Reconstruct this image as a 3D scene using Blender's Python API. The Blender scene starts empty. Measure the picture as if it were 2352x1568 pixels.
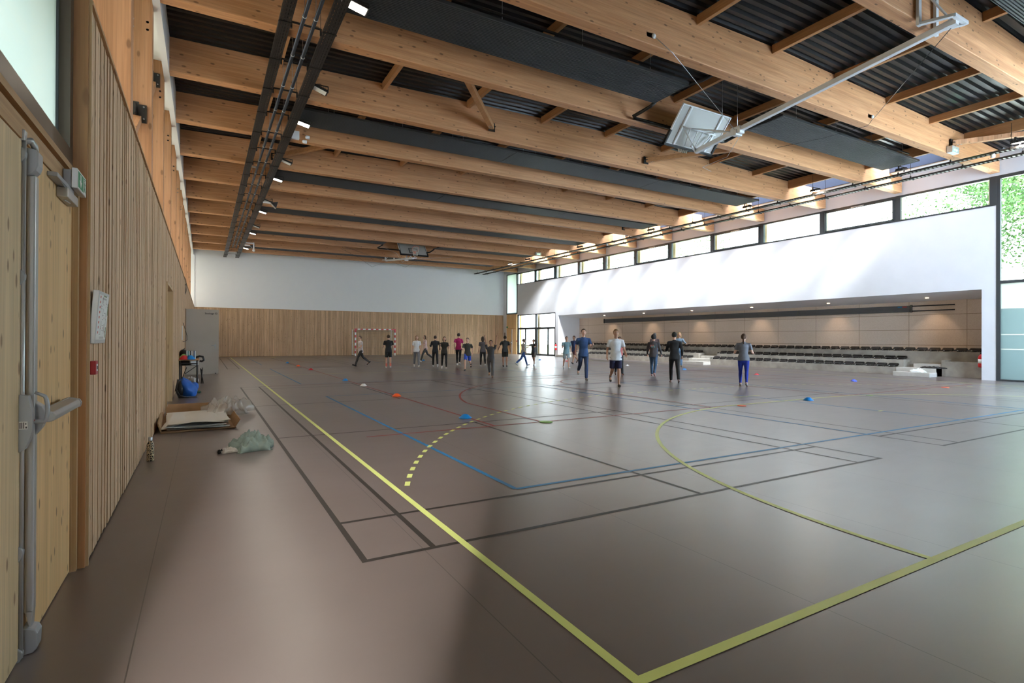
import bpy, bmesh, math, random
import numpy as np
from mathutils import Vector, Matrix
R = math.radians
random.seed(7)
sc = bpy.context.scene
COL = sc.collection
V3 = Vector

# ------------------------------------------------------------------ camera
F_PX, YAW, PIT, ROLL, CAM_H, SHV = 1241.85, .5171, .0038, .0038, 1.3999, 771.64
cd = bpy.data.cameras.new('camera'); cam = bpy.data.objects.new('camera', cd); COL.objects.link(cam)
cd.sensor_fit = 'HORIZONTAL'; cd.sensor_width = 36.0
cd.lens = F_PX / 2352 * 36.0
cd.shift_x = 0.0
cd.shift_y = (SHV - 784.0) / 2352.0
cd.clip_start = .02; cd.clip_end = 400
fw = V3((math.sin(YAW) * math.cos(PIT), math.cos(YAW) * math.cos(PIT), math.sin(PIT)))
rt = V3((math.cos(YAW), -math.sin(YAW), 0)); up = rt.cross(fw)
r2 = rt * math.cos(ROLL) + up * math.sin(ROLL); u2 = up * math.cos(ROLL) - rt * math.sin(ROLL)
cam.matrix_world = Matrix(((r2.x, u2.x, -fw.x, 0), (r2.y, u2.y, -fw.y, 0), (r2.z, u2.z, -fw.z, CAM_H), (0, 0, 0, 1)))
sc.camera = cam

# ------------------------------------------------------------------ light
w = bpy.data.worlds.new('world'); sc.world = w; w.use_nodes = True
wn = w.node_tree.nodes; wl = w.node_tree.links
bg = wn['Background']
bg.inputs[0].default_value = (.87, .93, 1.0, 1)
bg.inputs[1].default_value = 3.6
sl = bpy.data.lights.new('sun', 'SUN'); sl.energy = 20; sl.angle = R(20); sl.color = (1, .96, .9)
sun = bpy.data.objects.new('sun', sl); COL.objects.link(sun)
sd = V3((.40, 1.15, -1.0))                      # direction in which the sunlight travels
sun.rotation_euler = sd.to_track_quat('-Z', 'Y').to_euler()
sun.location = (20, -20, 30)


def portal(loc, size, direction):
    l = bpy.data.lights.new('portal', 'AREA'); l.shape = 'RECTANGLE'; l.size, l.size_y = size
    l.cycles.is_portal = True
    o = bpy.data.objects.new('portal', l); COL.objects.link(o)
    o.location = loc; o.rotation_euler = direction
    return o


portal((21.9, 21.36, 9.05), (1.5, 26.9), (0, 0, 0))                 # rooflight
portal((23.9, 24.3, 6.5), (1.0, 33), (0, R(90), 0))                 # clerestory
portal((23.9, 3.7, 3.5), (7.0, 8.4), (0, R(90), 0))                 # tall glazing
portal((-1.35, 21, 5.6), (3.6, 44), (0, R(-90), 0))                 # added glazing behind the timber posts
portal((19.05, -.45, 3.4), (8.6, 6.8), (R(90), 0, math.pi * 0))            # added end glazing
portal((23.9, 37.7, 1.7), (3.4, 5.8), (0, R(90), 0))                # glass doors
sc.view_settings.view_transform = 'Standard'
sc.view_settings.look = 'None'
sc.view_settings.gamma = 1.0
sc.view_settings.use_curve_mapping = False
sc.view_settings.exposure = 1.88
try:
    sc.cycles.max_bounces = 10; sc.cycles.diffuse_bounces = 6; sc.cycles.glossy_bounces = 4
    sc.cycles.transparent_max_bounces = 16; sc.cycles.sample_clamp_indirect = 3; sc.cycles.sample_clamp_direct = 8; sc.cycles.blur_glossy = 1.0; sc.cycles.caustics_reflective = False; sc.cycles.caustics_refractive = False
    sc.cycles.use_denoising = True
except Exception:
    pass


# ------------------------------------------------------------------ helpers
class MB:
    def __init__(s): s.v = []; s.f = []; s.m = []; s.sm = []
    def add(s, vs, fs, m=0, smooth=False):
        o = len(s.v); s.v += [tuple(v) for v in vs]
        for f in fs: s.f.append(tuple(i + o for i in f)); s.m.append(m); s.sm.append(smooth)
        return s
    def box(s, x0, x1, y0, y1, z0, z1, m=0):
        if x0 > x1: x0, x1 = x1, x0
        if y0 > y1: y0, y1 = y1, y0
        if z0 > z1: z0, z1 = z1, z0
        return s.add([(x0, y0, z0), (x1, y0, z0), (x1, y1, z0), (x0, y1, z0), (x0, y0, z1), (x1, y0, z1), (x1, y1, z1), (x0, y1, z1)],
                     [(0, 3, 2, 1), (4, 5, 6, 7), (0, 1, 5, 4), (1, 2, 6, 5), (2, 3, 7, 6), (3, 0, 4, 7)], m)
    def bar(s, p, q, a, b, upv=(0, 0, 1), m=0):
        p, q = V3(p), V3(q); d = (q - p).normalized(); u = V3(upv)
        if abs(d.dot(u)) > .98: u = V3((1, 0, 0))
        x = d.cross(u).normalized() * a / 2; y = x.cross(d).normalized() * b / 2
        vs = [p - x - y, p + x - y, p + x + y, p - x + y, q - x - y, q + x - y, q + x + y, q - x + y]
        return s.add(vs, [(0, 1, 2, 3), (7, 6, 5, 4), (0, 4, 5, 1), (1, 5, 6, 2), (2, 6, 7, 3), (3, 7, 4, 0)], m)
    def tube(s, pts, r, n=8, m=0, cap=True, closed=False, smooth=True):
        pts = [V3(p) for p in pts]; N = len(pts)
        rs = r if isinstance(r, (list, tuple)) else [r] * N
        rs = [(q, q) if not isinstance(q, (list, tuple)) else q for q in rs]
        vs = []; prev = None
        for i, p in enumerate(pts):
            if closed: d = pts[(i + 1) % N] - pts[i - 1]
            else: d = pts[min(i + 1, N - 1)] - pts[max(i - 1, 0)]
            if d.length < 1e-9: d = V3((0, 0, 1))
            d.normalize()
            if prev is None:
                a = V3((0, 1, 0)) if abs(d.y) < .9 else V3((1, 0, 0))
                prev = (a - d * a.dot(d)).normalized()
            else:
                prev = (prev - d * prev.dot(d)).normalized()
            e = d.cross(prev)
            for k in range(n):
                t = 2 * math.pi * k / n
                vs.append(p + prev * math.cos(t) * rs[i][1] + e * math.sin(t) * rs[i][0])
        fs = []
        for i in range(N if closed else N - 1):
            j = (i + 1) % N
            for k in range(n):
                l = (k + 1) % n
                fs.append((i * n + k, i * n + l, j * n + l, j * n + k))
        if cap and not closed:
            fs.append(tuple(range(n))[::-1]); fs.append(tuple((N - 1) * n + k for k in range(n)))
        return s.add(vs, fs, m, smooth)
    def lathe(s, prof, c=(0, 0, 0), n=16, m=0, smooth=True, axis='z'):
        vs = []
        for (r, z) in prof:
            for k in range(n):
                t = 2 * math.pi * k / n
                a, b = r * math.cos(t), r * math.sin(t)
                q = {'z': (a, b, z), 'x': (z, a, b), 'y': (a, z, b)}[axis]
                vs.append((c[0] + q[0], c[1] + q[1], c[2] + q[2]))
        fs = []
        for i in range(len(prof) - 1):
            for k in range(n):
                l = (k + 1) % n
                fs.append((i * n + k, i * n + l, (i + 1) * n + l, (i + 1) * n + k))
        fs.append(tuple(range(n))[::-1]); fs.append(tuple((len(prof) - 1) * n + k for k in range(n)))
        return s.add(vs, fs, m, smooth)
    def ell(s, c, r, m=0, nu=12, nv=8, rot=None):
        vs = []
        for i in range(nv + 1):
            ph = math.pi * i / nv
            for k in range(nu):
                t = 2 * math.pi * k / nu
                p = V3((r[0] * math.sin(ph) * math.cos(t), r[1] * math.sin(ph) * math.sin(t), r[2] * math.cos(ph)))
                if rot: p = rot @ p
                vs.append(p + V3(c))
        fs = []
        for i in range(nv):
            for k in range(nu):
                l = (k + 1) % nu
                fs.append((i * nu + k, (i + 1) * nu + k, (i + 1) * nu + l, i * nu + l))
        return s.add(vs, fs, m, True)
    def prism(s, poly, a0, a1, plane='yz', m=0):
        n = len(poly)
        def P(u, v, w_):
            return {'yz': (w_, u, v), 'xz': (u, w_, v), 'xy': (u, v, w_)}[plane]
        vs = [P(u, v, a0) for u, v in poly] + [P(u, v, a1) for u, v in poly]
        fs = [tuple(range(n))[::-1], tuple(range(n, 2 * n))] + [(i, (i + 1) % n, n + (i + 1) % n, n + i) for i in range(n)]
        return s.add(vs, fs, m)
    def xf(s, M):
        s.v = [tuple(M @ V3(v)) for v in s.v]; return s
    def mesh(s, name, mats):
        me = bpy.data.meshes.new(name); me.from_pydata(s.v, [], s.f)
        for mt in (mats if isinstance(mats, (list, tuple)) else [mats]): me.materials.append(mt)
        me.polygons.foreach_set('material_index', s.m)
        me.polygons.foreach_set('use_smooth', s.sm)
        me.update()
        bm = bmesh.new(); bm.from_mesh(me); bmesh.ops.recalc_face_normals(bm, faces=bm.faces); bm.to_mesh(me); bm.free()
        return me
    def build(s, name, mats, parent=None, bevel=0, loc=None):
        o = bpy.data.objects.new(name, s.mesh(name, mats)); COL.objects.link(o)
        if parent is not None: o.parent = parent
        if loc is not None: o.location = loc
        if bevel:
            b = o.modifiers.new('bevel', 'BEVEL'); b.width = bevel; b.segments = 2; b.limit_method = 'ANGLE'
        return o


def tag(o, label, cat, group=None, kind=None):
    if label: o['label'] = label
    if cat: o['category'] = cat
    if group: o['group'] = group
    if kind: o['kind'] = kind
    return o


def struct(o, label=None):
    o['kind'] = 'structure'
    if label: o['label'] = label
    return o


def thing(name, label, cat, loc=(0, 0, 0), rz=0, group=None):
    o = bpy.data.objects.new(name, None); COL.objects.link(o); o.location = loc; o.rotation_euler = (0, 0, rz)
    o.empty_display_size = .1
    return tag(o, label, cat, group)


def dup(o, parent=None):
    c = o.copy(); COL.objects.link(c)
    if parent is not None: c.parent = parent
    for ch in list(o.children): dup(ch, c)
    return c


ORD = ['zeroth', 'first', 'second', 'third', 'fourth', 'fifth', 'sixth', 'seventh', 'eighth', 'ninth', 'tenth', 'eleventh', 'twelfth', 'thirteenth', 'fourteenth', 'fifteenth', 'sixteenth', 'seventeenth', 'eighteenth', 'nineteenth', 'twentieth']
TENS = {2: 'twenty', 3: 'thirty', 4: 'forty', 5: 'fifty', 6: 'sixty'}
TENTH = {2: 'twentieth', 3: 'thirtieth', 4: 'fortieth', 5: 'fiftieth', 6: 'sixtieth'}


def nth(n):
    if n <= 20: return ORD[n]
    return TENTH[n // 10] if n % 10 == 0 else TENS[n // 10] + '-' + ORD[n % 10]


# ------------------------------------------------------------------ materials
def mat(name, col, rough=.5, metal=0.0, emis=None, es=0, spec=None, trans=0, alpha=None):
    m = bpy.data.materials.new(name); m.use_nodes = True
    b = m.node_tree.nodes['Principled BSDF']
    b.inputs['Base Color'].default_value = (*col, 1); b.inputs['Roughness'].default_value = rough
    b.inputs['Metallic'].default_value = metal
    if spec is not None: b.inputs['Specular IOR Level'].default_value = spec
    if emis: b.inputs['Emission Color'].default_value = (*emis, 1); b.inputs['Emission Strength'].default_value = es
    if trans: b.inputs['Transmission Weight'].default_value = trans
    return m


def nodes(m): return m.node_tree.nodes, m.node_tree.links, m.node_tree.nodes['Principled BSDF']


def ramp(n, stops):
    r = n.new('ShaderNodeValToRGB'); e = r.color_ramp.elements
    while len(e) > 1: e.remove(e[0])
    e[0].position = stops[0][0]; e[0].color = (*stops[0][1], 1)
    for p, c in stops[1:]:
        k = e.new(p); k.color = (*c, 1)
    return r


def mixc(n, l, fac, a, b, mode='MIX'):
    x = n.new('ShaderNodeMix'); x.data_type = 'RGBA'; x.blend_type = mode
    for sock, val in ((x.inputs[0], fac), (x.inputs[6], a), (x.inputs[7], b)):
        if hasattr(val, 'links'): l.new(val, sock)
        elif isinstance(val, tuple): sock.default_value = (*val, 1)
        else: sock.default_value = val
    return x.outputs[2]


def wood(name, c1, c2, grain='x', lam=0, knots=1.0, rough=.55, strip=None, kd=(.16, .075, .03), ks=1.0, var=.19):
    """timber with grain along an axis, lamella bands (lam) or per-board tint (strip=(axis,width))"""
    m = mat(name, c1, rough); n, l, b = nodes(m)
    tc = n.new('ShaderNodeTexCoord')
    sx = {'x': (.35, 6, 6), 'y': (6, .35, 6), 'z': (6, 6, .35)}[grain]
    mp = n.new('ShaderNodeMapping'); mp.inputs['Scale'].default_value = sx; l.new(tc.outputs['Object'], mp.inputs[0])
    ns = n.new('ShaderNodeTexNoise'); ns.inputs['Scale'].default_value = 2.2; ns.inputs['Detail'].default_value = 5; ns.inputs['Distortion'].default_value = .6
    l.new(mp.outputs[0], ns.inputs[0])
    rp = ramp(n, [(.3, c2), (.62, c1)]); l.new(ns.outputs[0], rp.inputs[0])
    col = rp.outputs[0]
    fs = {'x': (1.2, 60, 60), 'y': (60, 1.2, 60), 'z': (60, 60, 1.2)}[grain]
    mf = n.new('ShaderNodeMapping'); mf.inputs['Scale'].default_value = fs; l.new(tc.outputs['Object'], mf.inputs[0])
    nf = n.new('ShaderNodeTexNoise'); nf.inputs['Scale'].default_value = 1.0; nf.inputs['Detail'].default_value = 2; l.new(mf.outputs[0], nf.inputs[0])
    rf = ramp(n, [(.3, (.80, .80, .80)), (.7, (1.08, 1.08, 1.08))]); l.new(nf.outputs[0], rf.inputs[0])
    col = mixc(n, l, .8, col, rf.outputs[0], 'MULTIPLY')
    if lam or strip:
        sp = n.new('ShaderNodeSeparateXYZ'); l.new(tc.outputs['Object'], sp.inputs[0])
        ax, wd = strip if strip else ('z', lam)
        dv = n.new('ShaderNodeMath'); dv.operation = 'DIVIDE'; l.new(sp.outputs['xyz'.index(ax)], dv.inputs[0]); dv.inputs[1].default_value = wd
        fl = n.new('ShaderNodeMath'); fl.operation = 'FLOOR'; l.new(dv.outputs[0], fl.inputs[0])
        wnz = n.new('ShaderNodeTexWhiteNoise'); wnz.noise_dimensions = '1D'; l.new(fl.outputs[0], wnz.inputs['W'])
        lo, hi = (.88, 1.06) if not strip else (.93 - var, .93 + var)
        rw = ramp(n, [(0, (lo, lo, lo * .97)), (1, (hi, hi, hi))]); l.new(wnz.outputs['Value'], rw.inputs[0])
        col = mixc(n, l, 1.0, col, rw.outputs[0], 'MULTIPLY')
    if knots:
        ksx = {'x': (3, 7, 7), 'y': (7, 3, 7), 'z': (7, 7, 3)}[grain]
        mk = n.new('ShaderNodeMapping'); mk.inputs['Scale'].default_value = ksx; l.new(tc.outputs['Object'], mk.inputs[0])
        vo = n.new('ShaderNodeTexVoronoi'); vo.inputs['Scale'].default_value = .8 * ks; l.new(mk.outputs[0], vo.inputs[0])
        rk = ramp(n, [(.10, (1, 1, 1)), (.17, (0, 0, 0))]); l.new(vo.outputs['Distance'], rk.inputs[0])
        mu = n.new('ShaderNodeMath'); mu.operation = 'MULTIPLY'; l.new(rk.outputs[0], mu.inputs[0]); mu.inputs[1].default_value = .85 * knots
        col = mixc(n, l, mu.outputs[0], col, kd)
    l.new(col, b.inputs['Base Color'])
    return m


def noisy(name, c1, c2, scale=8, rough=.6, bump=0, metal=0, detail=4):
    m = mat(name, c1, rough, metal); n, l, b = nodes(m)
    tc = n.new('ShaderNodeTexCoord'); ns = n.new('ShaderNodeTexNoise'); ns.inputs['Scale'].default_value = scale; ns.inputs['Detail'].default_value = detail
    l.new(tc.outputs['Object'], ns.inputs[0])
    rp = ramp(n, [(.35, c1), (.65, c2)]); l.new(ns.outputs[0], rp.inputs[0]); l.new(rp.outputs[0], b.inputs['Base Color'])
    if bump:
        bp = n.new('ShaderNodeBump'); bp.inputs['Strength'].default_value = bump; bp.inputs['Distance'].default_value = .01
        l.new(ns.outputs[0], bp.inputs['Height']); l.new(bp.outputs[0], b.inputs['Normal'])
    return m


def glass(name, tint=(1, 1, 1), gloss=.08, milk=0, milkcol=(.8, .9, .9), rough=0.0):
    m = bpy.data.materials.new(name); m.use_nodes = True; n = m.node_tree.nodes; l = m.node_tree.links
    n.remove(n['Principled BSDF']); out = n['Material Output']
    t = n.new('ShaderNodeBsdfTransparent'); t.inputs[0].default_value = (*tint, 1)
    g = n.new('ShaderNodeBsdfGlossy'); g.inputs['Roughness'].default_value = rough; g.inputs[0].default_value = (1, 1, 1, 1)
    mx = n.new('ShaderNodeMixShader')
    fr = n.new('ShaderNodeFresnel'); fr.inputs[0].default_value = 1.45
    ge = n.new('ShaderNodeNewGeometry'); om = n.new('ShaderNodeMath'); om.operation = 'SUBTRACT'; om.inputs[0].default_value = 1.0
    l.new(ge.outputs['Backfacing'], om.inputs[1]); mf = n.new('ShaderNodeMath'); mf.operation = 'MULTIPLY'
    l.new(fr.outputs[0], mf.inputs[0]); l.new(om.outputs[0], mf.inputs[1]); l.new(mf.outputs[0], mx.inputs[0])
    base = t.outputs[0]
    if milk:
        tr = n.new('ShaderNodeBsdfTranslucent'); tr.inputs[0].default_value = (*milkcol, 1)
        m2 = n.new('ShaderNodeMixShader'); m2.inputs[0].default_value = milk
        l.new(t.outputs[0], m2.inputs[1]); l.new(tr.outputs[0], m2.inputs[2]); base = m2.outputs[0]
    l.new(base, mx.inputs[1]); l.new(g.outputs[0], mx.inputs[2]); l.new(mx.outputs[0], out.inputs[0])
    return m


M_beam = wood('glulam', (.61, .315, .15), (.49, .225, .095), 'x', lam=.045, knots=1.0, ks=1.3)
M_post = wood('post_timber', (.60, .31, .16), (.48, .23, .105), 'z', strip=('x', .09), knots=.9)
M_purl = wood('purlin_timber', (.52, .26, .11), (.42, .20, .08), 'y', knots=.4)
M_slatY = wood('slat_timber', (.80, .56, .36), (.62, .40, .23), 'z', strip=('y', .052), knots=.8, ks=2.0, var=.11)
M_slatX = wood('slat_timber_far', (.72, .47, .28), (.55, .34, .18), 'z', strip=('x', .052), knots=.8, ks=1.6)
M_back = mat('slat_backing', (.26, .15, .08), .8)
M_door = wood('door_spruce', (.88, .58, .29), (.80, .50, .23), 'z', strip=('y', .13), knots=1.0, ks=2.3, kd=(.20, .10, .04), var=.05)
M_doorlt = wood('door_spruce_pale', (.84, .64, .40), (.77, .57, .33), 'z', strip=('y', .16), knots=1.0, ks=1.9, kd=(.26, .13, .06), var=.05)
M_frame = wood('frame_timber', (.50, .26, .11), (.39, .18, .07), 'z', knots=.6)
M_frameY = wood('frame_timber_long', (.52, .32, .16), (.42, .24, .10), 'y', knots=.5)
M_oak = wood('jamb_timber', (.60, .42, .23), (.52, .34, .17), 'z', knots=.5)
M_white = noisy('white_paint', (.82, .83, .85), (.81, .82, .845), 3, .55)
M_wallR = noisy('white_acoustic', (.78, .79, .83), (.76, .77, .81), 2, .6)
M_conc = noisy('concrete', (.30, .27, .23), (.42, .38, .325), 2.5, .75)
M_conclt = noisy('pale_concrete', (.58, .55, .50), (.50, .47, .43), 4, .7)
M_dark = mat('anthracite_frame', (.045, .052, .058), .4, .2)
M_alu = mat('aluminium', (.60, .62, .64), .35, .6)
M_silver = mat('silver_paint', (.36, .38, .41), .38, .35)
M_silverlt = mat('silver_paint_light', (.47, .48, .49), .35, .5)
M_black = mat('black_plastic', (.012, .012, .013), .32)
M_blackm = mat('black_steel', (.03, .028, .027), .45, .5)
M_tray = mat('tray_steel', (.045, .04, .038), .42, .5)
M_pipe = mat('pipe_grey', (.03, .034, .042), .6, 0, spec=.2)
M_whitest = mat('white_steel', (.80, .81, .83), .35)
M_panel = mat('radiant_panel', (.032, .034, .035), .5, 0)
M_panelg = mat('radiant_panel_top', (.03, .03, .032), .5, .2)
M_galv = mat('galvanised', (.45, .46, .48), .35, .8)
M_seat = mat('seat_black', (.013, .012, .012), .22)
M_red = mat('red_plastic', (.42, .012, .02), .35)
M_extr = mat('extinguisher_red', (.62, .015, .02), .3)
M_redp = mat('goal_red', (.55, .02, .03), .4)
M_blue = mat('blue_nylon', (.012, .10, .40), .55)
M_paper = mat('paper_white', (.85, .85, .83), .7)
M_card = noisy('cardboard', (.36, .21, .10), (.43, .26, .13), 5, .8)
M_green = mat('sign_green', (.0, .25, .10), .5)
M_signw = mat('sign_white', (.80, .82, .80), .5)
M_lamp = mat('lamp_lit', (1, 1, 1), .3, emis=(1, .93, .80), es=25)
M_lampoff = mat('lamp_glass_off', (.30, .30, .29), .15)
M_ledg = mat('led_green', (0, .6, .1), .3, emis=(.1, 1, .3), es=12)
M_net = mat('net_cord', (.70, .68, .60), .8)
M_netdk = mat('net_cord_dark', (.30, .25, .17), .8)
M_grey_door = noisy('grey_door_paint', (.39, .345, .29), (.405, .36, .305), 2, .45)
M_text = mat('lettering', (.03, .03, .03), .6)
M_cone = {'blue': mat('marker_blue', (.005, .22, .62), .45), 'orange': mat('marker_orange', (.9, .12, .02), .45), 'red': mat('marker_red', (.6, .02, .03), .45),
          'white': mat('marker_white', (.82, .82, .82), .45), 'green': mat('marker_green', (.32, .55, .18), .5), 'yellow': mat('marker_yellow', (.75, .75, .25), .5), 'royal': mat('marker_royal', (.02, .06, .60), .45)}
M_glass = glass('clear_glass', (.93, .97, .96))
M_glassW = glass('window_glass', (.86, .93, .91))
M_frost = glass('frosted_glass', (.75, .9, .92), milk=.96, milkcol=(.235, .295, .305))
M_frostw = glass('milky_glass', (.85, .92, .90), milk=.94, milkcol=(.42, .46, .45))
M_clearfilm = glass('clear_film', (.95, .95, .95), milk=.45, milkcol=(.9, .9, .9), rough=.15)

# ---- floor
M_floor = mat('sports_floor', (.125, .10, .09), .27, spec=1.0)
n, l, b = nodes(M_floor)
b.inputs['IOR'].default_value = 1.6
tc = n.new('ShaderNodeTexCoord')
n1 = n.new('ShaderNodeTexNoise'); n1.inputs['Scale'].default_value = .8; n1.inputs['Detail'].default_value = 6; l.new(tc.outputs['Object'], n1.inputs[0])
rp = ramp(n, [(.3, (.148, .117, .110)), (.7, (.176, .141, .134))]); l.new(n1.outputs[0], rp.inputs[0])
sp = n.new('ShaderNodeSeparateXYZ'); l.new(tc.outputs['Object'], sp.inputs[0])
md = n.new('ShaderNodeMath'); md.operation = 'PINGPONG'; md.inputs[1].default_value = .7725
ad = n.new('ShaderNodeMath'); ad.operation = 'ADD'; ad.inputs[1].default_value = -1.27 + 15.45; l.new(sp.outputs[0], ad.inputs[0]); l.new(ad.outputs[0], md.inputs[0])
lt = n.new('ShaderNodeMath'); lt.operation = 'LESS_THAN'; lt.inputs[1].default_value = .003; l.new(md.outputs[0], lt.inputs[0])
c = mixc(n, l, lt.outputs[0], rp.outputs[0], (.06, .05, .047))
l.new(c, b.inputs['Base Color'])
mp = n.new('ShaderNodeMapping'); mp.inputs['Scale'].default_value = (1.5, 5, 1); l.new(tc.outputs['Object'], mp.inputs[0])
n2 = n.new('ShaderNodeTexNoise'); n2.inputs['Scale'].default_value = 1.3; n2.inputs['Detail'].default_value = 5; l.new(mp.outputs[0], n2.inputs[0])
mr = n.new('ShaderNodeMapRange'); mr.inputs[3].default_value = .285; mr.inputs[4].default_value = .33; l.new(n2.outputs[0], mr.inputs[0]); l.new(mr.outputs[0], b.inputs['Roughness'])
n3 = n.new('ShaderNodeTexNoise'); n3.inputs['Scale'].default_value = 160; n3.inputs['Detail'].default_value = 2; l.new(tc.outputs['Object'], n3.inputs[0])
bp = n.new('ShaderNodeBump'); bp.inputs['Strength'].default_value = .015; bp.inputs['Distance'].default_value = .001; l.new(n3.outputs[0], bp.inputs['Height']); l.new(bp.outputs[0], b.inputs['Normal'])

# ---- roof deck
M_deck = noisy('roof_deck', (.020, .019, .020), (.03, .029, .03), 1.2, .33, metal=.6)
# ---- niche boards
M_board = mat('acoustic_board', (.55, .44, .33), .85)
n, l, b = nodes(M_board); tc = n.new('ShaderNodeTexCoord')
v = n.new('ShaderNodeTexNoise'); v.inputs['Scale'].default_value = 45; v.inputs['Detail'].default_value = 3; l.new(tc.outputs['Object'], v.inputs[0])
rp = ramp(n, [(.35, (.66, .52, .41)), (.65, (.74, .60, .49))]); l.new(v.outputs[0], rp.inputs[0])
sp = n.new('ShaderNodeSeparateXYZ'); l.new(tc.outputs['Object'], sp.inputs[0])
def gap(sock, off, pitch, half=.008):
    a = n.new('ShaderNodeMath'); a.operation = 'ADD'; a.inputs[1].default_value = -off + pitch * 20; l.new(sock, a.inputs[0])
    p_ = n.new('ShaderNodeMath'); p_.operation = 'PINGPONG'; p_.inputs[1].default_value = pitch / 2; l.new(a.outputs[0], p_.inputs[0])
    q = n.new('ShaderNodeMath'); q.operation = 'LESS_THAN'; q.inputs[1].default_value = half; l.new(p_.outputs[0], q.inputs[0]); return q.outputs[0]
g1 = gap(sp.outputs[1], 9.502, 1.985); g2 = gap(sp.outputs[2], 1.80, .62)
mm = n.new('ShaderNodeMath'); mm.operation = 'MAXIMUM'; l.new(g1, mm.inputs[0]); l.new(g2, mm.inputs[1])
l.new(mixc(n, l, mm.outputs[0], rp.outputs[0], (.30, .20, .11)), b.inputs['Base Color'])

# ================================================================== SETTING
XL, XR, YF, YN = -.62, 23.66, 43.2, -.4
ZB = 7.13
BY = [7.95 + 2.98 * i for i in range(-2, 12)]       # beam centres (index 0 is i=-2)


def roofz(x):
    return 7.80 + .24 * (1 - abs(x - 11.5) / 12.2)


floor = struct(MB().box(-1.6, 25.9, YN - .2, 43.6, -.15, 0).build('floor', M_floor), 'grey brown glossy sports floor with court lines')
# ---- court lines (thin paint, children of the floor)
def flat(poly_list, name, m, z, parent=floor, label=None):
    b_ = MB()
    for qi, P in enumerate(poly_list):
        k = len(P); zz = z + (qi % 11) * 4e-5; b_.add([(x, y, zz) for x, y in P], [tuple(range(k))])
    o = b_.build(name, m, parent); o['label'] = label; return o
def ln(x0, y0, x1, y1, w_=.05):
    d = V3((x1 - x0, y1 - y0)); d.normalize(); q = V3((-d.y, d.x)) * w_ / 2
    return [(x0 - q.x, y0 - q.y), (x1 - q.x, y1 - q.y), (x1 + q.x, y1 + q.y), (x0 + q.x, y0 + q.y)]
def arc(cx, cy, r, a0, a1, w_=.05, n_=40, dash=None):
    out = []
    def seg(t0, t1, k):
        for i in range(k):
            s0 = t0 + (t1 - t0) * i / k; s1 = t0 + (t1 - t0) * (i + 1) / k
            out.append([(cx + (r - w_ / 2) * math.cos(s0), cy + (r - w_ / 2) * math.sin(s0)), (cx + (r + w_ / 2) * math.cos(s0), cy + (r + w_ / 2) * math.sin(s0)),
                        (cx + (r + w_ / 2) * math.cos(s1), cy + (r + w_ / 2) * math.sin(s1)), (cx + (r - w_ / 2) * math.cos(s1), cy + (r - w_ / 2) * math.sin(s1))])
    if dash:
        st = 2 * dash / r; t = a0
        while t < a1: seg(t, min(t + st / 2, a1), 2); t += st
    else: seg(a0, a1, n_)
    return out
X0, Y0 = 1.52, 1.64; CX = X0 + 10; CYm = Y0 + 20
M_ly = mat('paint_yellow', (.74, .80, .26), .42, spec=.25); M_lk = mat('paint_black', (.035, .03, .027), .42, spec=.25)
M_lb = mat('paint_blue', (.02, .19, .42), .42, spec=.25); M_lr = mat('paint_red', (.32, .06, .05), .42, spec=.25)
P = [ln(X0, Y0 + .025, X0 + 20, Y0 + .025, .055), ln(X0, Y0 + 40 - .025, X0 + 20, Y0 + 40 - .025), ln(X0 + .025, Y0, X0 + .025, Y0 + 40), ln(X0 + 20 - .025, Y0, X0 + 20 - .025, Y0 + 40), ln(X0, CYm, X0 + 20, CYm)]
for yy, s in ((Y0, 1), (Y0 + 40, -1)):
    for r_, dsh in ((5.975, None), (8.975, .15)):
        for sx in (-1, 1):
            a0, a1 = (0, math.pi / 2) if r_ < 8 else (math.acos(min(1, 8.35 / 8.975)), math.pi / 2)
            A = arc(0, 0, r_, a0, a1, dash=dsh)
            P += [[(CX + sx * (1.5 + x), yy + s * y) for x, y in q] for q in A]
        if dsh:
            k = -1.5
            while k < 1.4: P.append(ln(CX + k, yy + s * r_, CX + k + .15, yy + s * r_)); k += .3
        else: P.append(ln(CX - 1.5, yy + s * r_, CX + 1.5, yy + s * r_))
    P.append(ln(CX - .5, yy + s * 7, CX + .5, yy + s * 7)); P.append(ln(CX - .08, yy + s * 4, CX + .08, yy + s * 4))
for yy in (CYm - 4.5, CYm + 4.5): P.append(ln(X0 - .15, yy, X0 + .15, yy))
flat(P, 'handball_line', M_ly, .0030, label='yellow handball lines')
P = []
for bx in (.86, 8.48, 16.10):
    for by in (3.38, 26.5):
        for yy in (0, .76 + .02, 4.72, 8.68, 12.62, 13.38): P.append(ln(bx, by + yy + .02, bx + 6.1, by + yy + .02, .04))
        for xx in (.02, .48, 5.62, 6.08): P.append(ln(bx + xx, by, bx + xx, by + 13.4, .04))
        P.append(ln(bx + 3.05, by, bx + 3.05, by + 4.72, .04)); P.append(ln(bx + 3.05, by + 8.68, bx + 3.05, by + 13.4, .04))
flat(P, 'badminton_line', M_lk, .0012, label='black badminton lines')
P = []
for by in (4.35, 17.14, 29.93):
    P += [ln(2.52, by, 20.52, by), ln(2.52, by + 9, 20.52, by + 9), ln(2.52, by, 2.52, by + 9), ln(20.52, by, 20.52, by + 9), ln(11.52, by, 11.52, by + 9), ln(8.52, by, 8.52, by + 9), ln(14.52, by, 14.52, by + 9)]
flat(P, 'volleyball_line', M_lb, .0018, label='blue volleyball lines')
P = [ln(4.03, 7.63, 4.03, 35.63), ln(19.03, 7.63, 19.03, 35.63), ln(1.99, 7.63, 21.0, 7.63), ln(1.99, 35.63, 21.0, 35.63), ln(4.03, 21.64, 19.03, 21.64), ln(1.5, 16.85, 21.5, 16.85), ln(1.5, 26.43, 21.5, 26.43)]
P += arc(CX, 21.64, 1.8, 0, 2 * math.pi)
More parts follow.
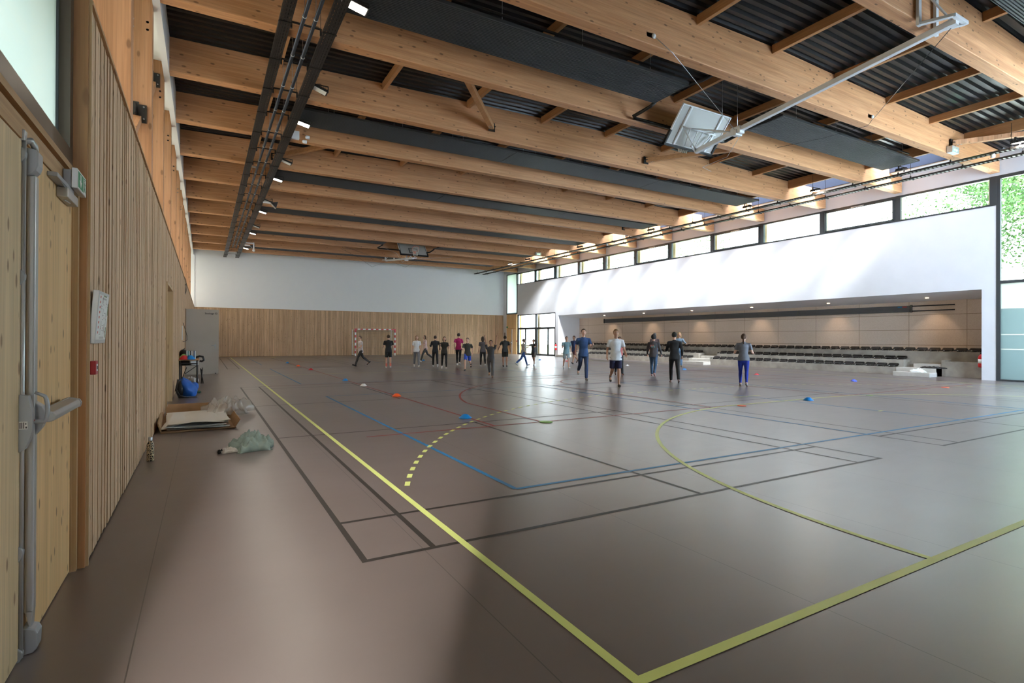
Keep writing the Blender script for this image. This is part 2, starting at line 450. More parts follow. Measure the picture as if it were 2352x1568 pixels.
for yy, s in ((7.63, 1), (35.63, -1)):
    for sx in (-1, 1):
        P.append(ln(CX + sx * 6.6, yy, CX + sx * 6.6, yy + s * 2.99)); P.append(ln(CX + sx * 2.45, yy, CX + sx * 2.45, yy + s * 5.8))
    A = arc(0, 0, 6.75, math.acos(6.6 / 6.75), math.pi - math.acos(6.6 / 6.75), n_=60) + arc(0, 4.22, 1.8, 0, math.pi)
    P += [[(CX + x, yy + s * (1.575 + y)) for x, y in q] for q in A]
    P.append(ln(CX - 2.45, yy + s * 5.8, CX + 2.45, yy + s * 5.8))
flat(P, 'basketball_line', M_lr, .0024, label='red basketball lines')

# ---- slat walls
def slats_along_y(b_, x, y0, y1, z0, z1, inv=1):
    y = y0; i = 0
    pat = [.058, .018, .034, .050, .022, .074, .028]
    while y < y1:
        wd = pat[(i * 5 + i // 3) % 7]; e = min(y + wd, y1)
        b_.box(x - (.007 if wd < .03 else (.003 if i % 3 else 0)), x - .018 * inv, y, e, z0, z1); y = e + .0065; i += 1
DZ = 3.44
wl_ = struct(MB().box(-.90, -.638, 4.165, 11.9, 0, DZ).box(-.90, -.638, 13.88, 23.35, 0, DZ).box(-.90, -.638, 24.45, YF, 0, DZ)
             .box(-.90, -.638, 11.9, 13.88, 2.40, DZ).box(-.90, -.638, 23.35, 24.45, 2.45, DZ).build('wall_left', M_back), 'left wall clad in vertical timber slats')
b_ = MB()
for a, c, z in ((4.165, 11.9, 0.012), (11.9, 13.88, 2.42), (13.88, 23.35, .012), (23.35, 24.45, 2.47), (24.45, YF - .024, .012)): slats_along_y(b_, XL, a, c, z, DZ)
b_.build('slat_cladding', M_slatY, wl_)
MB().box(-.92, -.605, 4.165, YF, DZ, DZ + .025).build('top_trim', M_frameY, wl_)
# far wall
wf = struct(MB().box(-.9, 24.0, YF + .024, YF + .3, 0, DZ + .0).build('wall_far', M_back), 'far end wall, timber slats below and white above')
b_ = MB(); x = XL; i = 0; pat = [.05, .022, .035, .05, .028, .042]
while x < XR:
    wd = pat[(i * 5 + i // 4) % 6]; e = min(x + wd, XR); b_.box(x, e, YF, YF + .024, .012, DZ); x = e + .009; i += 1
b_.build('slat_cladding', M_slatX, wf)
MB().box(XL, XR, YF - .015, YF + .03, DZ, DZ + .03).build('top_trim', M_frameY, wf)
MB().box(-1.4, XR, YF + .0, YF + .3, DZ + .03, 8.2).build('white_upper_wall', M_white, wf)
struct(MB().box(-.62, 14.7, YN - .2, YN, 0, 8.2).box(14.7, XR, YN - .2, YN, 6.9, 8.2).box(23.4, XR, YN - .2, YN, 0, 6.9).build('wall_near', M_white), 'white wall behind the camera')
o = MB().box(14.7, 23.4, YN - .12, YN - .04, 0, .08).box(14.7, 23.4, YN - .12, YN - .04, 6.8, 6.9)  # end glazing added out of view as a soft light source for the hall
for xx in (14.7, 17.55, 20.4, 23.3): o.box(xx, xx + .1, YN - .12, YN - .04, .08, 6.8)
ng = struct(o.build('window_17', M_dark), 'milky end glazing added behind the camera to brighten the hall')
MB().box(14.8, 23.3, YN - .09, YN - .08, .08, 6.8).build('pane', glass('added_end_glass', (.9, .95, 1), milk=.95, milkcol=(.70, .80, .92)), ng)
# right wall: white band above the seating niche, ends and doors
wr = struct(MB().box(XR, 23.90, 8.33, 34.43, 3.17, 6.03).box(XR, 23.90, 34.43, 40.66, 3.40, 6.03).box(XR, 23.90, 7.90, 8.33, 0, 6.03)
            .box(XR, 23.90, 34.43, 34.80, 0, 3.40).box(XR, 23.90, 42.62, YF, 0, 7.8).build('wall_right', M_wallR), 'white right wall above the spectator niche')
MB().box(XR, 23.90, 7.98, 42.62, 7.04, 8.2).box(XR, 23.9, YN, 7.98, 7.04, 8.2).build('white_fascia', M_wallR, wr)
# niche shell
M_spot = mat('spot_lit', (1, .8, .6), .4, emis=(1, .72, .45), es=3)
MB().prism([(23.90, 3.17), (25.75, 2.97), (25.75, 3.3), (23.90, 3.5)], 8.33, 34.43, 'xz').build('niche_soffit', M_white, wr)
MB().box(XR + .24, 25.95, 34.43, 34.65, 0, 3.3).box(23.9, 25.95, 8.1, 8.33, 0, 3.3).build('niche_side_wall', M_white, wr)
bb = MB().box(25.7, 25.9, 8.33, 34.43, 0, 3.05).build('acoustic_board_wall', M_board, wr); bb['label'] = 'beige wood-wool boards at the back of the niche'
for k, (yy) in enumerate((10.5, 14.4, 18.4, 22.4, 26.4, 30.4)):
    MB().lathe([(.055, 0), (.06, .012), (.03, .014)], (24.9, yy, 3.045), 12).build('soffit_spotlight', M_spot, wr)
    ll = bpy.data.lights.new('spot_beam', 'SPOT'); ll.energy = 10; ll.color = (1, .74, .50); ll.spot_size = R(75); ll.spot_blend = .7; ll.shadow_soft_size = .04
    lo = bpy.data.objects.new('spot_source', ll); COL.objects.link(lo); lo.parent = wr; lo.location = (24.9, yy, 3.03); lo.rotation_euler = (0, R(-22), 0)
# niche light switch/power strip
# roof deck: trapezoidal profile running along the beams
b_ = MB(); ys = []; y = YN - .2; PIT_ = .21
while y < 43.4:
    for dy, h in ((0, 0), (.06, 0), (.09, .07), (.15, .07), (.18, 0)): ys.append((y + dy, h))
    y += PIT_
def deck(x0, x1, y0, y1):
    q = [(a, h) for a, h in ys if y0 <= a <= y1]
    vs = []; fs = []
    xs = [x0, (x0 + x1) / 2, x1] if x0 < 11.5 < x1 else [x0, x1]
    if x0 < 11.5 < x1: xs[1] = 11.5
    for xx in xs: vs += [(xx, a, roofz(xx) + .10 + h) for a, h in q]
    k = len(q)
    for j in range(len(xs) - 1):
        for i in range(k - 1): fs.append((j * k + i, j * k + i + 1, (j + 1) * k + i + 1, (j + 1) * k + i))
    b_.add(vs, fs)
deck(-1.5, 21.1, YN - .2, 43.4); deck(21.1, 23.9, YN - .2, 7.95); deck(21.1, 23.9, 34.77, 43.4)
struct(b_.build('ceiling', M_deck), 'black corrugated metal roof deck above the beams')
b_ = MB()
b_.box(-1.5, 21.1, YN - .2, 43.5, 8.35, 8.5).box(21.1, 25.2, YN - .2, 7.95, 8.25, 8.4).box(21.1, 25.2, 34.77, 43.5, 8.25, 8.4).box(-3.4, -1.4, YN - .2, 43.5, 8.35, 8.5).box(-1.5, -1.4, YN - .2, 43.5, 7.42, 8.35).box(-3.4, -3.3, YN - .2, 43.5, 7.3, 8.5).box(22.72, 25.2, 7.95, 34.77, 8.2, 8.35)  # left overhang and its drop edge are added to keep direct sun out
struct(b_.build('roof_slab', M_deck), 'roof slab above the corrugated deck, with a left overhang added to block the sun')
# rooflight strip: upstands, blue-grey metal inner side and glass on top
M_ups = mat('rooflight_upstand', (.028, .036, .06), .5, 0, spec=.2)
rl = MB().box(22.66, 22.74, 7.95, 34.77, 7.75, 9.0).box(21.02, 21.10, 7.95, 34.77, 7.95, 9.0).box(21.02, 22.74, 7.87, 7.95, 7.95, 9.0).box(21.02, 22.74, 34.77, 34.85, 7.95, 9.0).build('window_13', M_ups)
struct(rl, 'long rooflight strip over the right side of the hall')
MB().box(21.02, 22.74, 7.87, 34.85, 9.0, 9.012).build('pane', glass('rooflight_glass', (.92, .96, 1), milk=.25, milkcol=(.9, .95, 1)), rl)
for k in range(1, 9): MB().box(21.02, 22.74, 7.95 + 2.98 * k - .03, 7.95 + 2.98 * k + .03, 8.93, 9.0).build('glazing_bar', M_whitest, rl)
MB().box(22.74, 23.66, 7.95, 34.77, 7.72, 7.78).build('rooflight_ledge', M_white, rl)

# clerestory windows, right wall
for i in range(11):
    y0, y1 = 7.98 + 2.98 * i - .0, 7.98 + 2.98 * (i + 1)
    if i == 10: y1 = 40.66 + .1
    z0, z1 = 6.03, 7.04
    o = MB()
    a, c = y0 + .07, y1 - .0
    X1, X2 = XR - .01, XR + .10
    o.box(X1, X2, a, c, z0, z0 + .06).box(X1, X2, a, c, z1 - .08, z1).box(X1, X2, a, a + .06, z0 + .06, z1 - .08).box(X1, X2, c - .09, c, z0 + .06, z1 - .08)
    win = struct(o.build('window_%d' % (i + 1), M_dark), 'anthracite clerestory window, %s counted from the camera end' % nth(i + 1))
    if i % 2 == 1:
        s = MB(); q0, q1, r0, r1 = a + .07, c - .12, z0 + .065, z1 - .085
        s.box(X1 - .03, X1 + .03, q0, q1, r0, r0 + .05).box(X1 - .03, X1 + .03, q0, q1, r1 - .05, r1).box(X1 - .03, X1 + .03, q0, q0 + .05, r0, r1).box(X1 - .03, X1 + .03, q1 - .05, q1, r0, r1)
        s.build('opening_sash', M_dark, win)
        MB().box(X1 - .06, X1 - .03, (q0 + q1) / 2 - .25, (q0 + q1) / 2 + .25, r1 - .03, r1 + .0).build('window_actuator', M_silverlt, win)
    MB().box(XR + .03, XR + .042, a + .06, c - .09, z0 + .06, z1 - .08).build('pane', M_glassW, win)
MB()
# mullion strip between clerestory windows
mu = MB()
for i in range(0, 12): mu.box(XR - .02, XR + .12, 7.95 + 2.98 * i - .05, 7.95 + 2.98 * i + .10, 6.03, 7.04)
struct(mu.build('trim_1', M_dark), 'anthracite mullions between the clerestory windows')
# near tall glazing right of the white pier
o = MB().box(XR - .01, XR + .11, 7.82, 7.93, 0, 7.04).box(XR - .01, XR + .11, YN, 7.82, 3.33, 3.43).box(XR - .01, XR + .11, YN, 7.82, 0, .06).box(XR - .01, XR + .11, YN, 7.82, 6.93, 7.04)
for yy in (4.9, 1.95): o.box(XR - .01, XR + .11, yy - .05, yy + .05, .06, 6.93)
wt = struct(o.build('window_12', M_dark), 'tall anthracite glazing at the near right')
for (a, c) in ((4.95, 7.82), (2.0, 4.85), (YN, 1.9)):
    MB().box(XR + .04, XR + .05, a, c, 3.43, 6.93).build('pane', M_glassW, wt)
    MB().box(XR + .04, XR + .05, a, c, 2.47, 3.33).build('pane', M_frostw, wt)
    MB().box(XR + .04, XR + .05, a, c, .06, 1.065).box(XR + .04, XR + .05, a, c, 1.109, 1.565).box(XR + .04, XR + .05, a, c, 1.609, 2.47).build('frosted_pane', M_frost, wt)
    for zz in (1.087, 1.587): MB().box(XR + .04, XR + .05, a, c, zz - .022, zz + .022).build('safety_stripe', M_frostw, wt)
# far tall milky window + wooden door panel beneath
o = MB().box(XR - .01, XR + .11, 40.70, 42.62, 3.50, 3.62).box(XR - .01, XR + .11, 40.70, 42.62, 7.02, 7.10).box(XR - .01, XR + .11, 40.70, 40.80, 3.62, 7.02).box(XR - .01, XR + .11, 42.54, 42.62, 3.62, 7.02)
wt = struct(o.build('window_14', M_dark), 'tall milky window in the far right corner')
MB().box(XR + .03, XR + .04, 40.80, 42.54, 3.62, 7.02).build('pane', M_frostw, wt)
dr = MB().box(XR, XR + .08, 40.78, 42.60, 0, 3.50).build('door_1', M_door)
struct(dr, 'spruce emergency door in the far right corner')
MB().box(XR - .02, XR - .003, 40.95, 42.55, 2.24, 2.27).build('door_trim', M_frame, dr)
MB().box(XR - .05, XR, 41.55, 41.62, 0.03, 2.2).build('bolt_rod', M_silverlt, dr)
MB().box(XR - .12, XR - .02, 41.55, 42.5, .98, 1.06).build('panic_bar', M_silverlt, dr)
MB().box(XR - .06, XR - .01, 41.50, 41.68, .88, 1.18).build('lock_case', M_silverlt, dr)
# glass entrance doors
o = MB()
X1, X2 = XR - .01, XR + .10
for a, c in ((34.80, 34.88), (37.55, 37.75), (40.52, 40.66)): o.box(X1, X2, a, c, 0, 3.40)
o.box(X1, X2, 34.8, 40.66, 3.34, 3.42)
o.box(X1, X2, 34.88, 37.55, 2.22, 2.30).box(X1, X2, 37.75, 40.52, 2.22, 2.30)
for a in (34.88, 37.75):
    o.box(X1, X2, a, a + 2.7 if a < 35 else 40.52, 0, .05)
gd = struct(o.build('door_2', M_dark), 'anthracite framed glass entrance doors')
for a, c in ((34.88, 37.55), (37.75, 40.52)):
    MB().box(XR + .04, XR + .05, a, c, 2.30, 3.34).build('pane', M_glass, gd)
    m_ = a + (1.0 if a < 37 else 1.6)
    for q0, q1 in ((a + .02, m_ - .01), (m_ + .01, c - .02)):
        lf = MB().box(X1 + .02, X2 - .02, q0, q0 + .07, .05, 2.22).box(X1 + .02, X2 - .02, q1 - .07, q1, .05, 2.22).box(X1 + .02, X2 - .02, q0 + .07, q1 - .07, .05, .14).box(X1 + .02, X2 - .02, q0 + .07, q1 - .07, 2.14, 2.22).build('door_leaf', M_dark, gd)
        MB().box(XR + .04, XR + .05, q0 + .07, q1 - .07, .14, 2.14).build('glass', M_glass, lf)
    MB().box(XR - .08, XR - .03, m_ - .12, m_ - .09, .9, 1.2).build('door_handle', M_blackm, gd)

# left upper wall: milky glazing added behind the posts for brightness, and white fascia
o = MB()
for k in range(-1, 12):
    yy = 7.95 + 2.98 * k
    o.box(-1.34, -1.28, yy - .04, yy + .04, 3.5, 7.4)
o.box(-1.34, -1.28, YN, YF, 3.42, 3.52).box(-1.34, -1.28, YN, YF, 7.32, 7.42).box(-1.34, -.9, YN, YF, 3.36, 3.42)
lw = struct(o.build('window_15', M_dark), 'continuous upper glazing added behind the timber posts to brighten the hall')
MB().box(-1.32, -1.31, YN, YF, 3.52, 7.32).build('pane', glass('added_upper_glass', (.8, .8, .8), milk=.97, milkcol=(.58, .55, .50)), lw)
struct(MB().box(-.80, -.69, YN, YF, 7.07, 7.9).box(-1.34, -.80, YN, YF, 7.42, 7.9).build('trim_2', M_white), 'white fascia strip along the top of the left wall')
# niche left wall return at far end: white jamb
struct(MB().box(-.82, -.62, YF - .05, YF, DZ + .03, 7.5).build('trim_3', M_white), 'white corner strip at the far left')

# ================================================================== STRUCTURE OF THINGS: beams
BH = .26
for k, yc in enumerate(BY):
    i = k - 2
    b_ = MB()
    xs = [-.70, 11.5, 23.62]; 
    poly = [(-.70, ZB), (11.5, ZB - .0), (23.62, ZB), (23.62, roofz(23.62) + .08), (11.5, roofz(11.5) + .08), (-.70, roofz(-.7) + .08)]
    b_.prism(poly, -BH / 2, BH / 2, 'xz')
    t = b_.build('roof_beam', M_beam, None, .012); t.location = (0, yc, 0)
    if i < -1: lab = 'glued timber roof beam nearest the camera, mostly overhead'
    else: lab = 'glued timber roof beam spanning the hall, %s from the near end' % nth(k + 1)
    tag(t, lab, 'beam', 'glued timber roof beams')
# purlins between the beams
PX = [1.5, 4.0, 6.40, 8.86, 11.32, 13.82, 16.26, 18.7, 20.98]
for k in range(len(BY) - 1):
    i = k - 2
    a, c = BY[k] + BH / 2, BY[k + 1] - BH / 2
    for j, px in enumerate(PX):
        if i == -2 and px < 13: continue
        if i > 5 and i % 2 == 0 and j != 8: continue
        if i > 7 and j != 8: continue
        hh = .20 if j < 8 else .34
        zt = roofz(px) + .10
        t = MB().box(-.05, .05, a - (BY[k] + BH / 2), c - (BY[k] + BH / 2), -hh, 0).build('purlin', M_purl, None, .006)
        t.location = (px, a, zt)
        tag(t, 'orange timber purlin between the %s and %s roof beams, %s counted from the left wall' % (nth(k + 1), nth(k + 2), nth(j + 1)), 'purlin', 'timber purlins between the roof beams')
# diagonal wind braces with steel feet
def brace(p, q, lab, foot=True, wd=.14, ht=.14):
    p, q = V3(p), V3(q); t = thing('wind_brace', lab, 'brace', tuple(p), 0, 'diagonal wind braces in the roof')
    MB().bar((0, 0, 0), q - p, wd, ht).build('diagonal_timber', M_purl if p.x < 19 else M_post, t, .006)
    d = (p - q).normalized()
    if foot:
        MB().box(-.10, .10, -.012, .012, -.12, .12).box(-.08, .08, -.10, .0, -.008, .008).build('steel_foot', M_blackm, t)
        b_ = MB()
        for sx in (-.03, .03):
            for sy in (.16, .24): b_.lathe([(.012, 0), (.012, .012)], tuple(-d * sy + V3((sx, 0, -ht / 2 - .012))), 8)
        b_.build('bolt_heads', M_galv, t)
    return t
brace((7.1, 13.70, 7.42), (4.95, 11.10, 7.50), 'diagonal brace with bolted foot on the fifth beam, above mid left hall')
brace((20.0, 7.78, 7.46), (22.3, 5.18, 7.60), 'thick pale diagonal brace near the lit right-hand floodlight')
brace((13.0, 13.70, 7.45), (15.6, 11.10, 7.62), 'diagonal brace right of the folded basketball backboard')
brace((2.0, 19.7, 7.45), (4.1, 17.1, 7.6), 'diagonal brace next to the left cable trays above the white beacon')
brace((19.9, 22.7, 7.45), (22.3, 20.05, 7.6), 'small diagonal brace near the rooflight midway down the hall')

# left wall posts
for k, yc in enumerate(BY):
    i = k - 2
    if i < -1: continue
    t = thing('timber_post', 'orange timber post above the slatted wall, %s from the near end' % nth(k), 'post', (-.80, yc + .24, DZ + .03), 0, 'timber posts above the left wall')
    MB().box(-.46, 0, -.12, .12, 0, 7.42 - DZ - .03).build('shaft', M_post, t, .008)
    b_ = MB()
    for zz in (3.15, 3.28): b_.lathe([(.022, 0), (.022, .012), (.01, .016)], (-.07, -.12 - .0, zz), 10, axis='y')
    for zz in (3.15, 3.28): b_.lathe([(.022, -.012), (.022, 0)], (-.28, -.125, zz), 10, axis='y')
    b_.build('bolt', M_galv, t)
for k, (yc, z0, z1) in enumerate(((10.93 + .1, 3.5, 5.15), (13.91 + .1, 5.1, 6.95), (7.95 + .1, 5.4, 7.2))):
    t = thing('wall_brace', ['diagonal timber brace footing at the bracket on the third post', 'diagonal timber brace on the high bracket of the fourth post', 'round-ended timber strut at the top of the second post'][k], 'brace', (-1.0, yc, z1), 0, 'bracing members between the left wall posts')
    dz = z0 - z1
    MB().bar((0, -.05, -.10), (0, -2.6, dz), .12, .12).build('diagonal_timber', M_post, t, .006)
    MB().box(.02, .13, -.03, -.0, -.14, .16).box(-.07, .02, -.03, 0, -.02, .20).box(-.02, -.01, -.24, 0, -.05, .12).build('steel_bracket', M_blackm, t)
    b_ = MB()
    for zz in (-.08, .12): b_.lathe([(.014, -.01), (.014, 0)], (.09, -.035, zz), 8, axis='y')
    b_.build('bolt', M_galv, t)
# low edge timber rail on which the posts stand
tag(MB().box(-1.28, -.90, YN, YF - .05, DZ + .0, DZ + .03).build('sill_plate', M_frameY), 'timber sill plate along the top of the slatted wall', 'sill')

# ================================================================== radiant panels
for k in range(len(BY) - 1):
    i = k - 2
    if i % 2: continue
    yc = BY[k] + 1.49
    if i == -2: yc += .0
    segs = [(2.2, 8.58), (8.60, 14.75), (14.77, 20.5)]
    if i == 0: segs = [(2.2, 9.75), (13.30, 20.5)]
    if i == 8: segs = [(2.2, 9.75), (13.30, 20.5)]
    t = thing('radiant_heating_panel', 'dark grey ribbed radiant panel run in the %s roof bay%s' % (nth(k + 1), ', broken for a backboard' if i in (0, 8) else ''), 'heating panel', (0, yc, 7.30), 0, 'radiant heating panels between the beams')
    for (a, c) in segs:
        b_ = MB(); nr = 24
        wdt = 1.12; pts = []
        for q in range(nr):
            y0 = -wdt / 2 + wdt * q / nr; dy = wdt / nr
            pts += [(y0, .0), (y0 + dy * .55, 0), (y0 + dy * .66, .026), (y0 + dy * .90, .026)]
        pts.append((wdt / 2, 0))
        kk = len(pts); vs = [(a, y, z) for y, z in pts] + [(c, y, z) for y, z in pts]
        b_.add(vs, [(j, j + 1, kk + j + 1, kk + j) for j in range(kk - 1)])
        b_.box(a, c, -wdt / 2 - .01, -wdt / 2, 0, .06).box(a, c, wdt / 2, wdt / 2 + .01, 0, .06)
        sg = b_.build('ribbed_panel', M_panel, t)
        MB().box(a + .02, c - .02, -wdt / 2, wdt / 2, .045, .055).build('insulation_backing', M_panelg, t)
        if i in (-2, 0, 2):
            MB().box(a + .3, c - .3, -.42, -.38, .22, .26).box(a + .3, c - .3, .38, .42, .22, .26).build('carrier_rail', M_blackm, t)
            h_ = MB(); x = a + .8
            while x < c: h_.bar((x, -.40, .06), (x, -.40, .62), .008, .008).bar((x, .40, .06), (x, .40, .62), .008, .008); x += 1.9
            h_.build('hanger_wires', M_galv, t)
        MB().tube([(a - .03, -wdt / 2, .03), (a - .03, wdt / 2, .03)], .03, 8).tube([(c + .03, -wdt / 2, .03), (c + .03, wdt / 2, .03)], .03, 8).build('end_manifold', M_blackm, t)
    if i in (0, 8):
        s = 1 if i == 0 else 1
        MB().tube([(9.79, s * .56, .03), (9.79, s * .72, -.02), (9.65, s * 1.20, -.13), (9.7, s * 1.24, -.15), (13.1, s * 1.24, -.15), (13.2, s * 1.2, -.13), (13.27, s * .7, -.02), (13.27, s * .56, .03)], .045, 10).build('bypass_pipe', M_blackm, t)
        MB().tube([(9.79, -s * .56, .03), (9.95, -s * .75, .06), (10.2, -s * 1.2, .22)], .04, 8).build('riser_pipe', M_blackm, t)

# ================================================================== cable trays, pipes, lights
def tray(x0, x1, z, y0, y1, name, label, side=.06, mats=M_tray, rung=.12, slots=True, grp=None):
    t = thing(name, label, 'cable tray', ((x0 + x1) / 2, y0, z), 0, grp)
    h = (x1 - x0) / 2; L = y1 - y0
    b_ = MB().box(-h, -h + .004, 0, L, 0, side).box(h - .004, h, 0, L, 0, side)
    # perforated tray bottom: longitudinal strips and cross strips leave slots open
    ns = 5
    for q in range(ns):
        c = -h + (q + .5) * 2 * h / ns; b_.box(c - h / ns * .72, c + h / ns * .72, 0, L, 0, .002)
    y = 0
    while y < L: b_.box(-h, h, y, y + .05, .0005, .0035); y += rung
    b_.build('tray_profile', mats, t)
    c = MB(); rnd = random.Random(3)
    for q in range(4): 
        xx = -h * .7 + q * h * .45; c.tube([(xx, 0, .02), (xx + .01, L * .3, .022), (xx - .01, L * .7, .02), (xx, L, .02)], .011, 6)
    c.build('cables', M_black, t)
    cb = MB().box(-h - .01, h + .01, 0, .04, -.012, -.002).build('clamp_band', M_blackm, t, loc=(0, .4, 0)); y = 1.89
    while y < L:
        c2 = cb.copy(); COL.objects.link(c2); c2.location = (0, y, 0); y += 1.49
    return t
tray(1.12, 1.32, 7.02, 1.0, 43.05, 'cable_tray', 'perforated black cable tray under the beams, left one of the near-left pair', grp=None)
tray(1.87, 2.10, 7.02, 1.0, 43.05, 'cable_tray', 'perforated black cable tray beside the grey pipes, carrying the lit floodlights')
t = thing('tray_hanger_rails', 'black cross brackets tying both left cable trays together', 'bracket', (1.1, 1.0, 7.02))
b_ = MB().box(.22, .76, 0, .04, .075, .095).box(.22, .25, 0, .04, -.03, .095).box(.73, .76, 0, .04, -.03, .095).bar((.24, .02, .09), (.24, .02, .7), .008, .008).bar((.74, .02, .09), (.74, .02, .7), .008, .008)
cb = b_.build('cross_bracket', M_blackm, t, loc=(0, .5, 0)); y = 1.99
while y < 42:
    c2 = cb.copy(); COL.objects.link(c2); c2.location = (0, y, 0); y += 1.49
for q, xx in enumerate((1.50, 1.69)):
    t = thing('heating_pipe', ['grey insulated heating pipe, left one of two between the cable trays', 'grey insulated heating pipe, right one of two between the cable trays'][q], 'pipe', (xx, .5, 7.02 + .02), 0, 'pipes between the left cable trays')
    MB().tube([(0, 0, 0), (0, 37.5, 0)], .034, 12).build('pipe_run', M_pipe, t)
    b_ = MB(); y = .6
    while y < 37:
        b_.lathe([(.036, 0), (.041, .003), (.041, .022), (.036, .025)], (0, y, 0), 12, axis='y'); b_.bar((0, y + .012, .03), (0, y + .012, .72), .008, .008); y += 1.49
    b_.build('pipe_clamp', M_galv, t)
for q, xx in enumerate((20.66, 21.50)):
    t = thing('cable_ladder', ['thin cable ladder under the rooflight carrying the right-hand floodlights', 'thin cable ladder nearest the clerestory windows'][q], 'cable tray', (xx, 1.0, 7.02), 0, 'cable ladders under the rooflight')
    y1 = 42.0; b_ = MB().box(-.085, -.079, 0, y1, -.01, .045).box(.079, .085, 0, y1, -.01, .045)
    b_.build('side_rail', M_tray, t)
    b_ = MB(); y = 0
    while y < y1: b_.box(-.08, .08, y, y + .055, -.005, .02); y += .115
    b_.build('rungs', M_tray, t)
    cb = MB().box(-.10, .10, 0, .04, -.035, -.012).box(-.12, -.09, 0, .04, -.035, .08).bar((-.105, .02, .08), (-.105, .02, .75), .01, .01).build('support_bracket', M_blackm, t, loc=(0, 1.05, 0)); y = 1.05 + 1.49
    while y < y1:
        c2 = cb.copy(); COL.objects.link(c2); c2.location = (0, y, 0); y += 1.49
# floodlights
def flood(x, y, z, lit, lab, tilt=0.0, rz=0, grp=None, glassm=None):
    t = thing('floodlight', lab, 'floodlight', (x, y, z), rz, grp)
    Mx = Matrix.Rotation(tilt, 4, 'Y')
    MB().box(-.17, .17, -.12, .12, 0, .05).xf(Mx).build('housing', M_blackm, t, .01)
    MB().box(-.14, .14, -.09, .09, -.012, 0.001).xf(Mx).build('lens', M_lamp if lit else (glassm or M_lampoff), t)
    b_ = MB()
    for q in range(7): b_.box(-.15 + q * .048, -.144 + q * .048, -.11, .11, .05, .08)
    b_.xf(Mx).build('cooling_fins', M_blackm, t)
    MB().box(-.19, -.175, -.02, .02, -.01, .12).box(.175, .19, -.02, .02, -.01, .12).box(-.19, .19, -.02, .02, .12, .13).build('bracket', M_blackm, t)
    if lit:
        ll = bpy.data.lights.new('floodlight_beam', 'AREA'); ll.shape = 'RECTANGLE'; ll.size = .28; ll.size_y = .18; ll.energy = 8; ll.color = (1, .90, .76)
        lo = bpy.data.objects.new('light_source', ll); COL.objects.link(lo); lo.parent = t; lo.location = (0, 0, -.03); lo.rotation_euler = (0, -tilt, 0)
    return t
for q, yy in enumerate((9.45, 15.35, 21.25, 27.1, 32.95, 38.7)):
    flood(2.28, yy, 7.10, True, 'lit floodlight on the left cable tray, %s from the camera' % nth(q + 1), grp='lit floodlights on the left tray', tilt=R(12))
for q, yy in enumerate((13.2, 19.1, 25.0, 30.9)):
    flood(2.28, yy - .2, 7.08, False, 'switched-off white-faced floodlight on the left tray, %s from the camera' % nth(q + 1), tilt=R(18), grp='switched-off floodlights on the left tray', glassm=M_signw)
for q, (yy, lt_) in enumerate(((6.35, 1), (9.35, 0), (12.3, 1), (15.3, 0), (21.1, 0), (27.3, 0), (33.6, 0), (36.2, 1))):
    flood(20.40, yy, 7.10, bool(lt_), '%s floodlight on the right-hand cable ladder, %s from the camera' % ('lit' if lt_ else 'switched-off black', nth(q + 1)), tilt=R(-12), grp='floodlights on the right ladder', rz=0)
# speakers, beacon, camera box, green led boxes
def speaker(x, y, z, lab):
    t = thing('loudspeaker', lab, 'loudspeaker', (x, y, z), 0, 'wedge loudspeakers on the left tray')
    MB().prism([(0, 0), (.30, .06), (.22, -.22)], -.12, .12, 'xz').build('cabinet', M_black, t, .01)
    MB().box(-.27, .02, -.02, .02, -.03, .03).build('arm', M_whitest, t)
speaker(2.35, 24.6, 7.0, 'black wedge loudspeaker under the left tray, nearer of two')
speaker(2.35, 36.3, 6.95, 'black wedge loudspeaker under the left tray, farther of two')
t = thing('emergency_spot_unit', 'white box with two small spot heads on the left beam', 'emergency light', (2.22, 16.7, 7.25))
MB().box(-.14, .14, -.05, .05, -.12, .12).build('box', M_whitest, t, .01)
for q in (0, 1): MB().lathe([(.03, 0), (.05, .03), (.05, .12)], (.30 - q * .08, -.05, -.02 - q * .14), 10, axis='x').build('spot_head', M_whitest, t)
t = thing('white_camera_arm', 'white angled camera arm near the far end of the left tray', 'camera', (2.55, 36.0, 7.1))
MB().box(-.03, .03, -.03, .03, -.45, .0).box(-.46, .03, -.03, .03, -.08, -.03).build('arm', M_whitest, t)
MB().ell((0, 0, -.47), (.08, .08, .08)).build('dome', M_whitest, t)
t = tag(MB().box(-.06, .06, -.05, .05, -.07, .07).build('junction_box', M_whitest, None, .01), 'small white junction box beside the left tray', 'box'); t.location = (1.42, 20.2, 7.2)
for q, (xx, yy) in enumerate(((19.95, 7.735), (20.0, 31.575))):
    t = thing('control_box', ['grey box with green lamps on the second beam by the right ladder', 'grey box with a green lamp far down the right ladder'][q], 'box', (xx, yy, 7.22), 0, 'boxes with green lamps')
    MB().box(-.22, .22, -.08, .08, -.10, .10).build('housing', M_alu, t, .012)
    for s in (-.07, .05): MB().lathe([(.022, -.01), (.022, 0)], (s, -.08, -.02), 10, axis='y').build('green_lamp', M_ledg, t)
    MB().tube([(.1, 0, .1), (.15, 0, .2), (.2, 0, .18), (.2, 0, .05)], .008, 6).build('cable', M_black, t)
for q, (xx, yy) in enumerate(((20.60, 7.0), (20.60, 18.7), (20.60, 25.0), (20.60, 41.0))):
    t = tag(MB().lathe([(.05, 0), (.06, -.05), (.055, -.10), (.03, -.12)], (0, 0, 0), 12).build('motion_sensor', M_whitest), 'small white motion sensor on the right ladder, %s from the camera' % nth(q + 1), 'sensor', 'motion sensors on the right ladder'); t.location = (xx + .06, yy, 7.012)

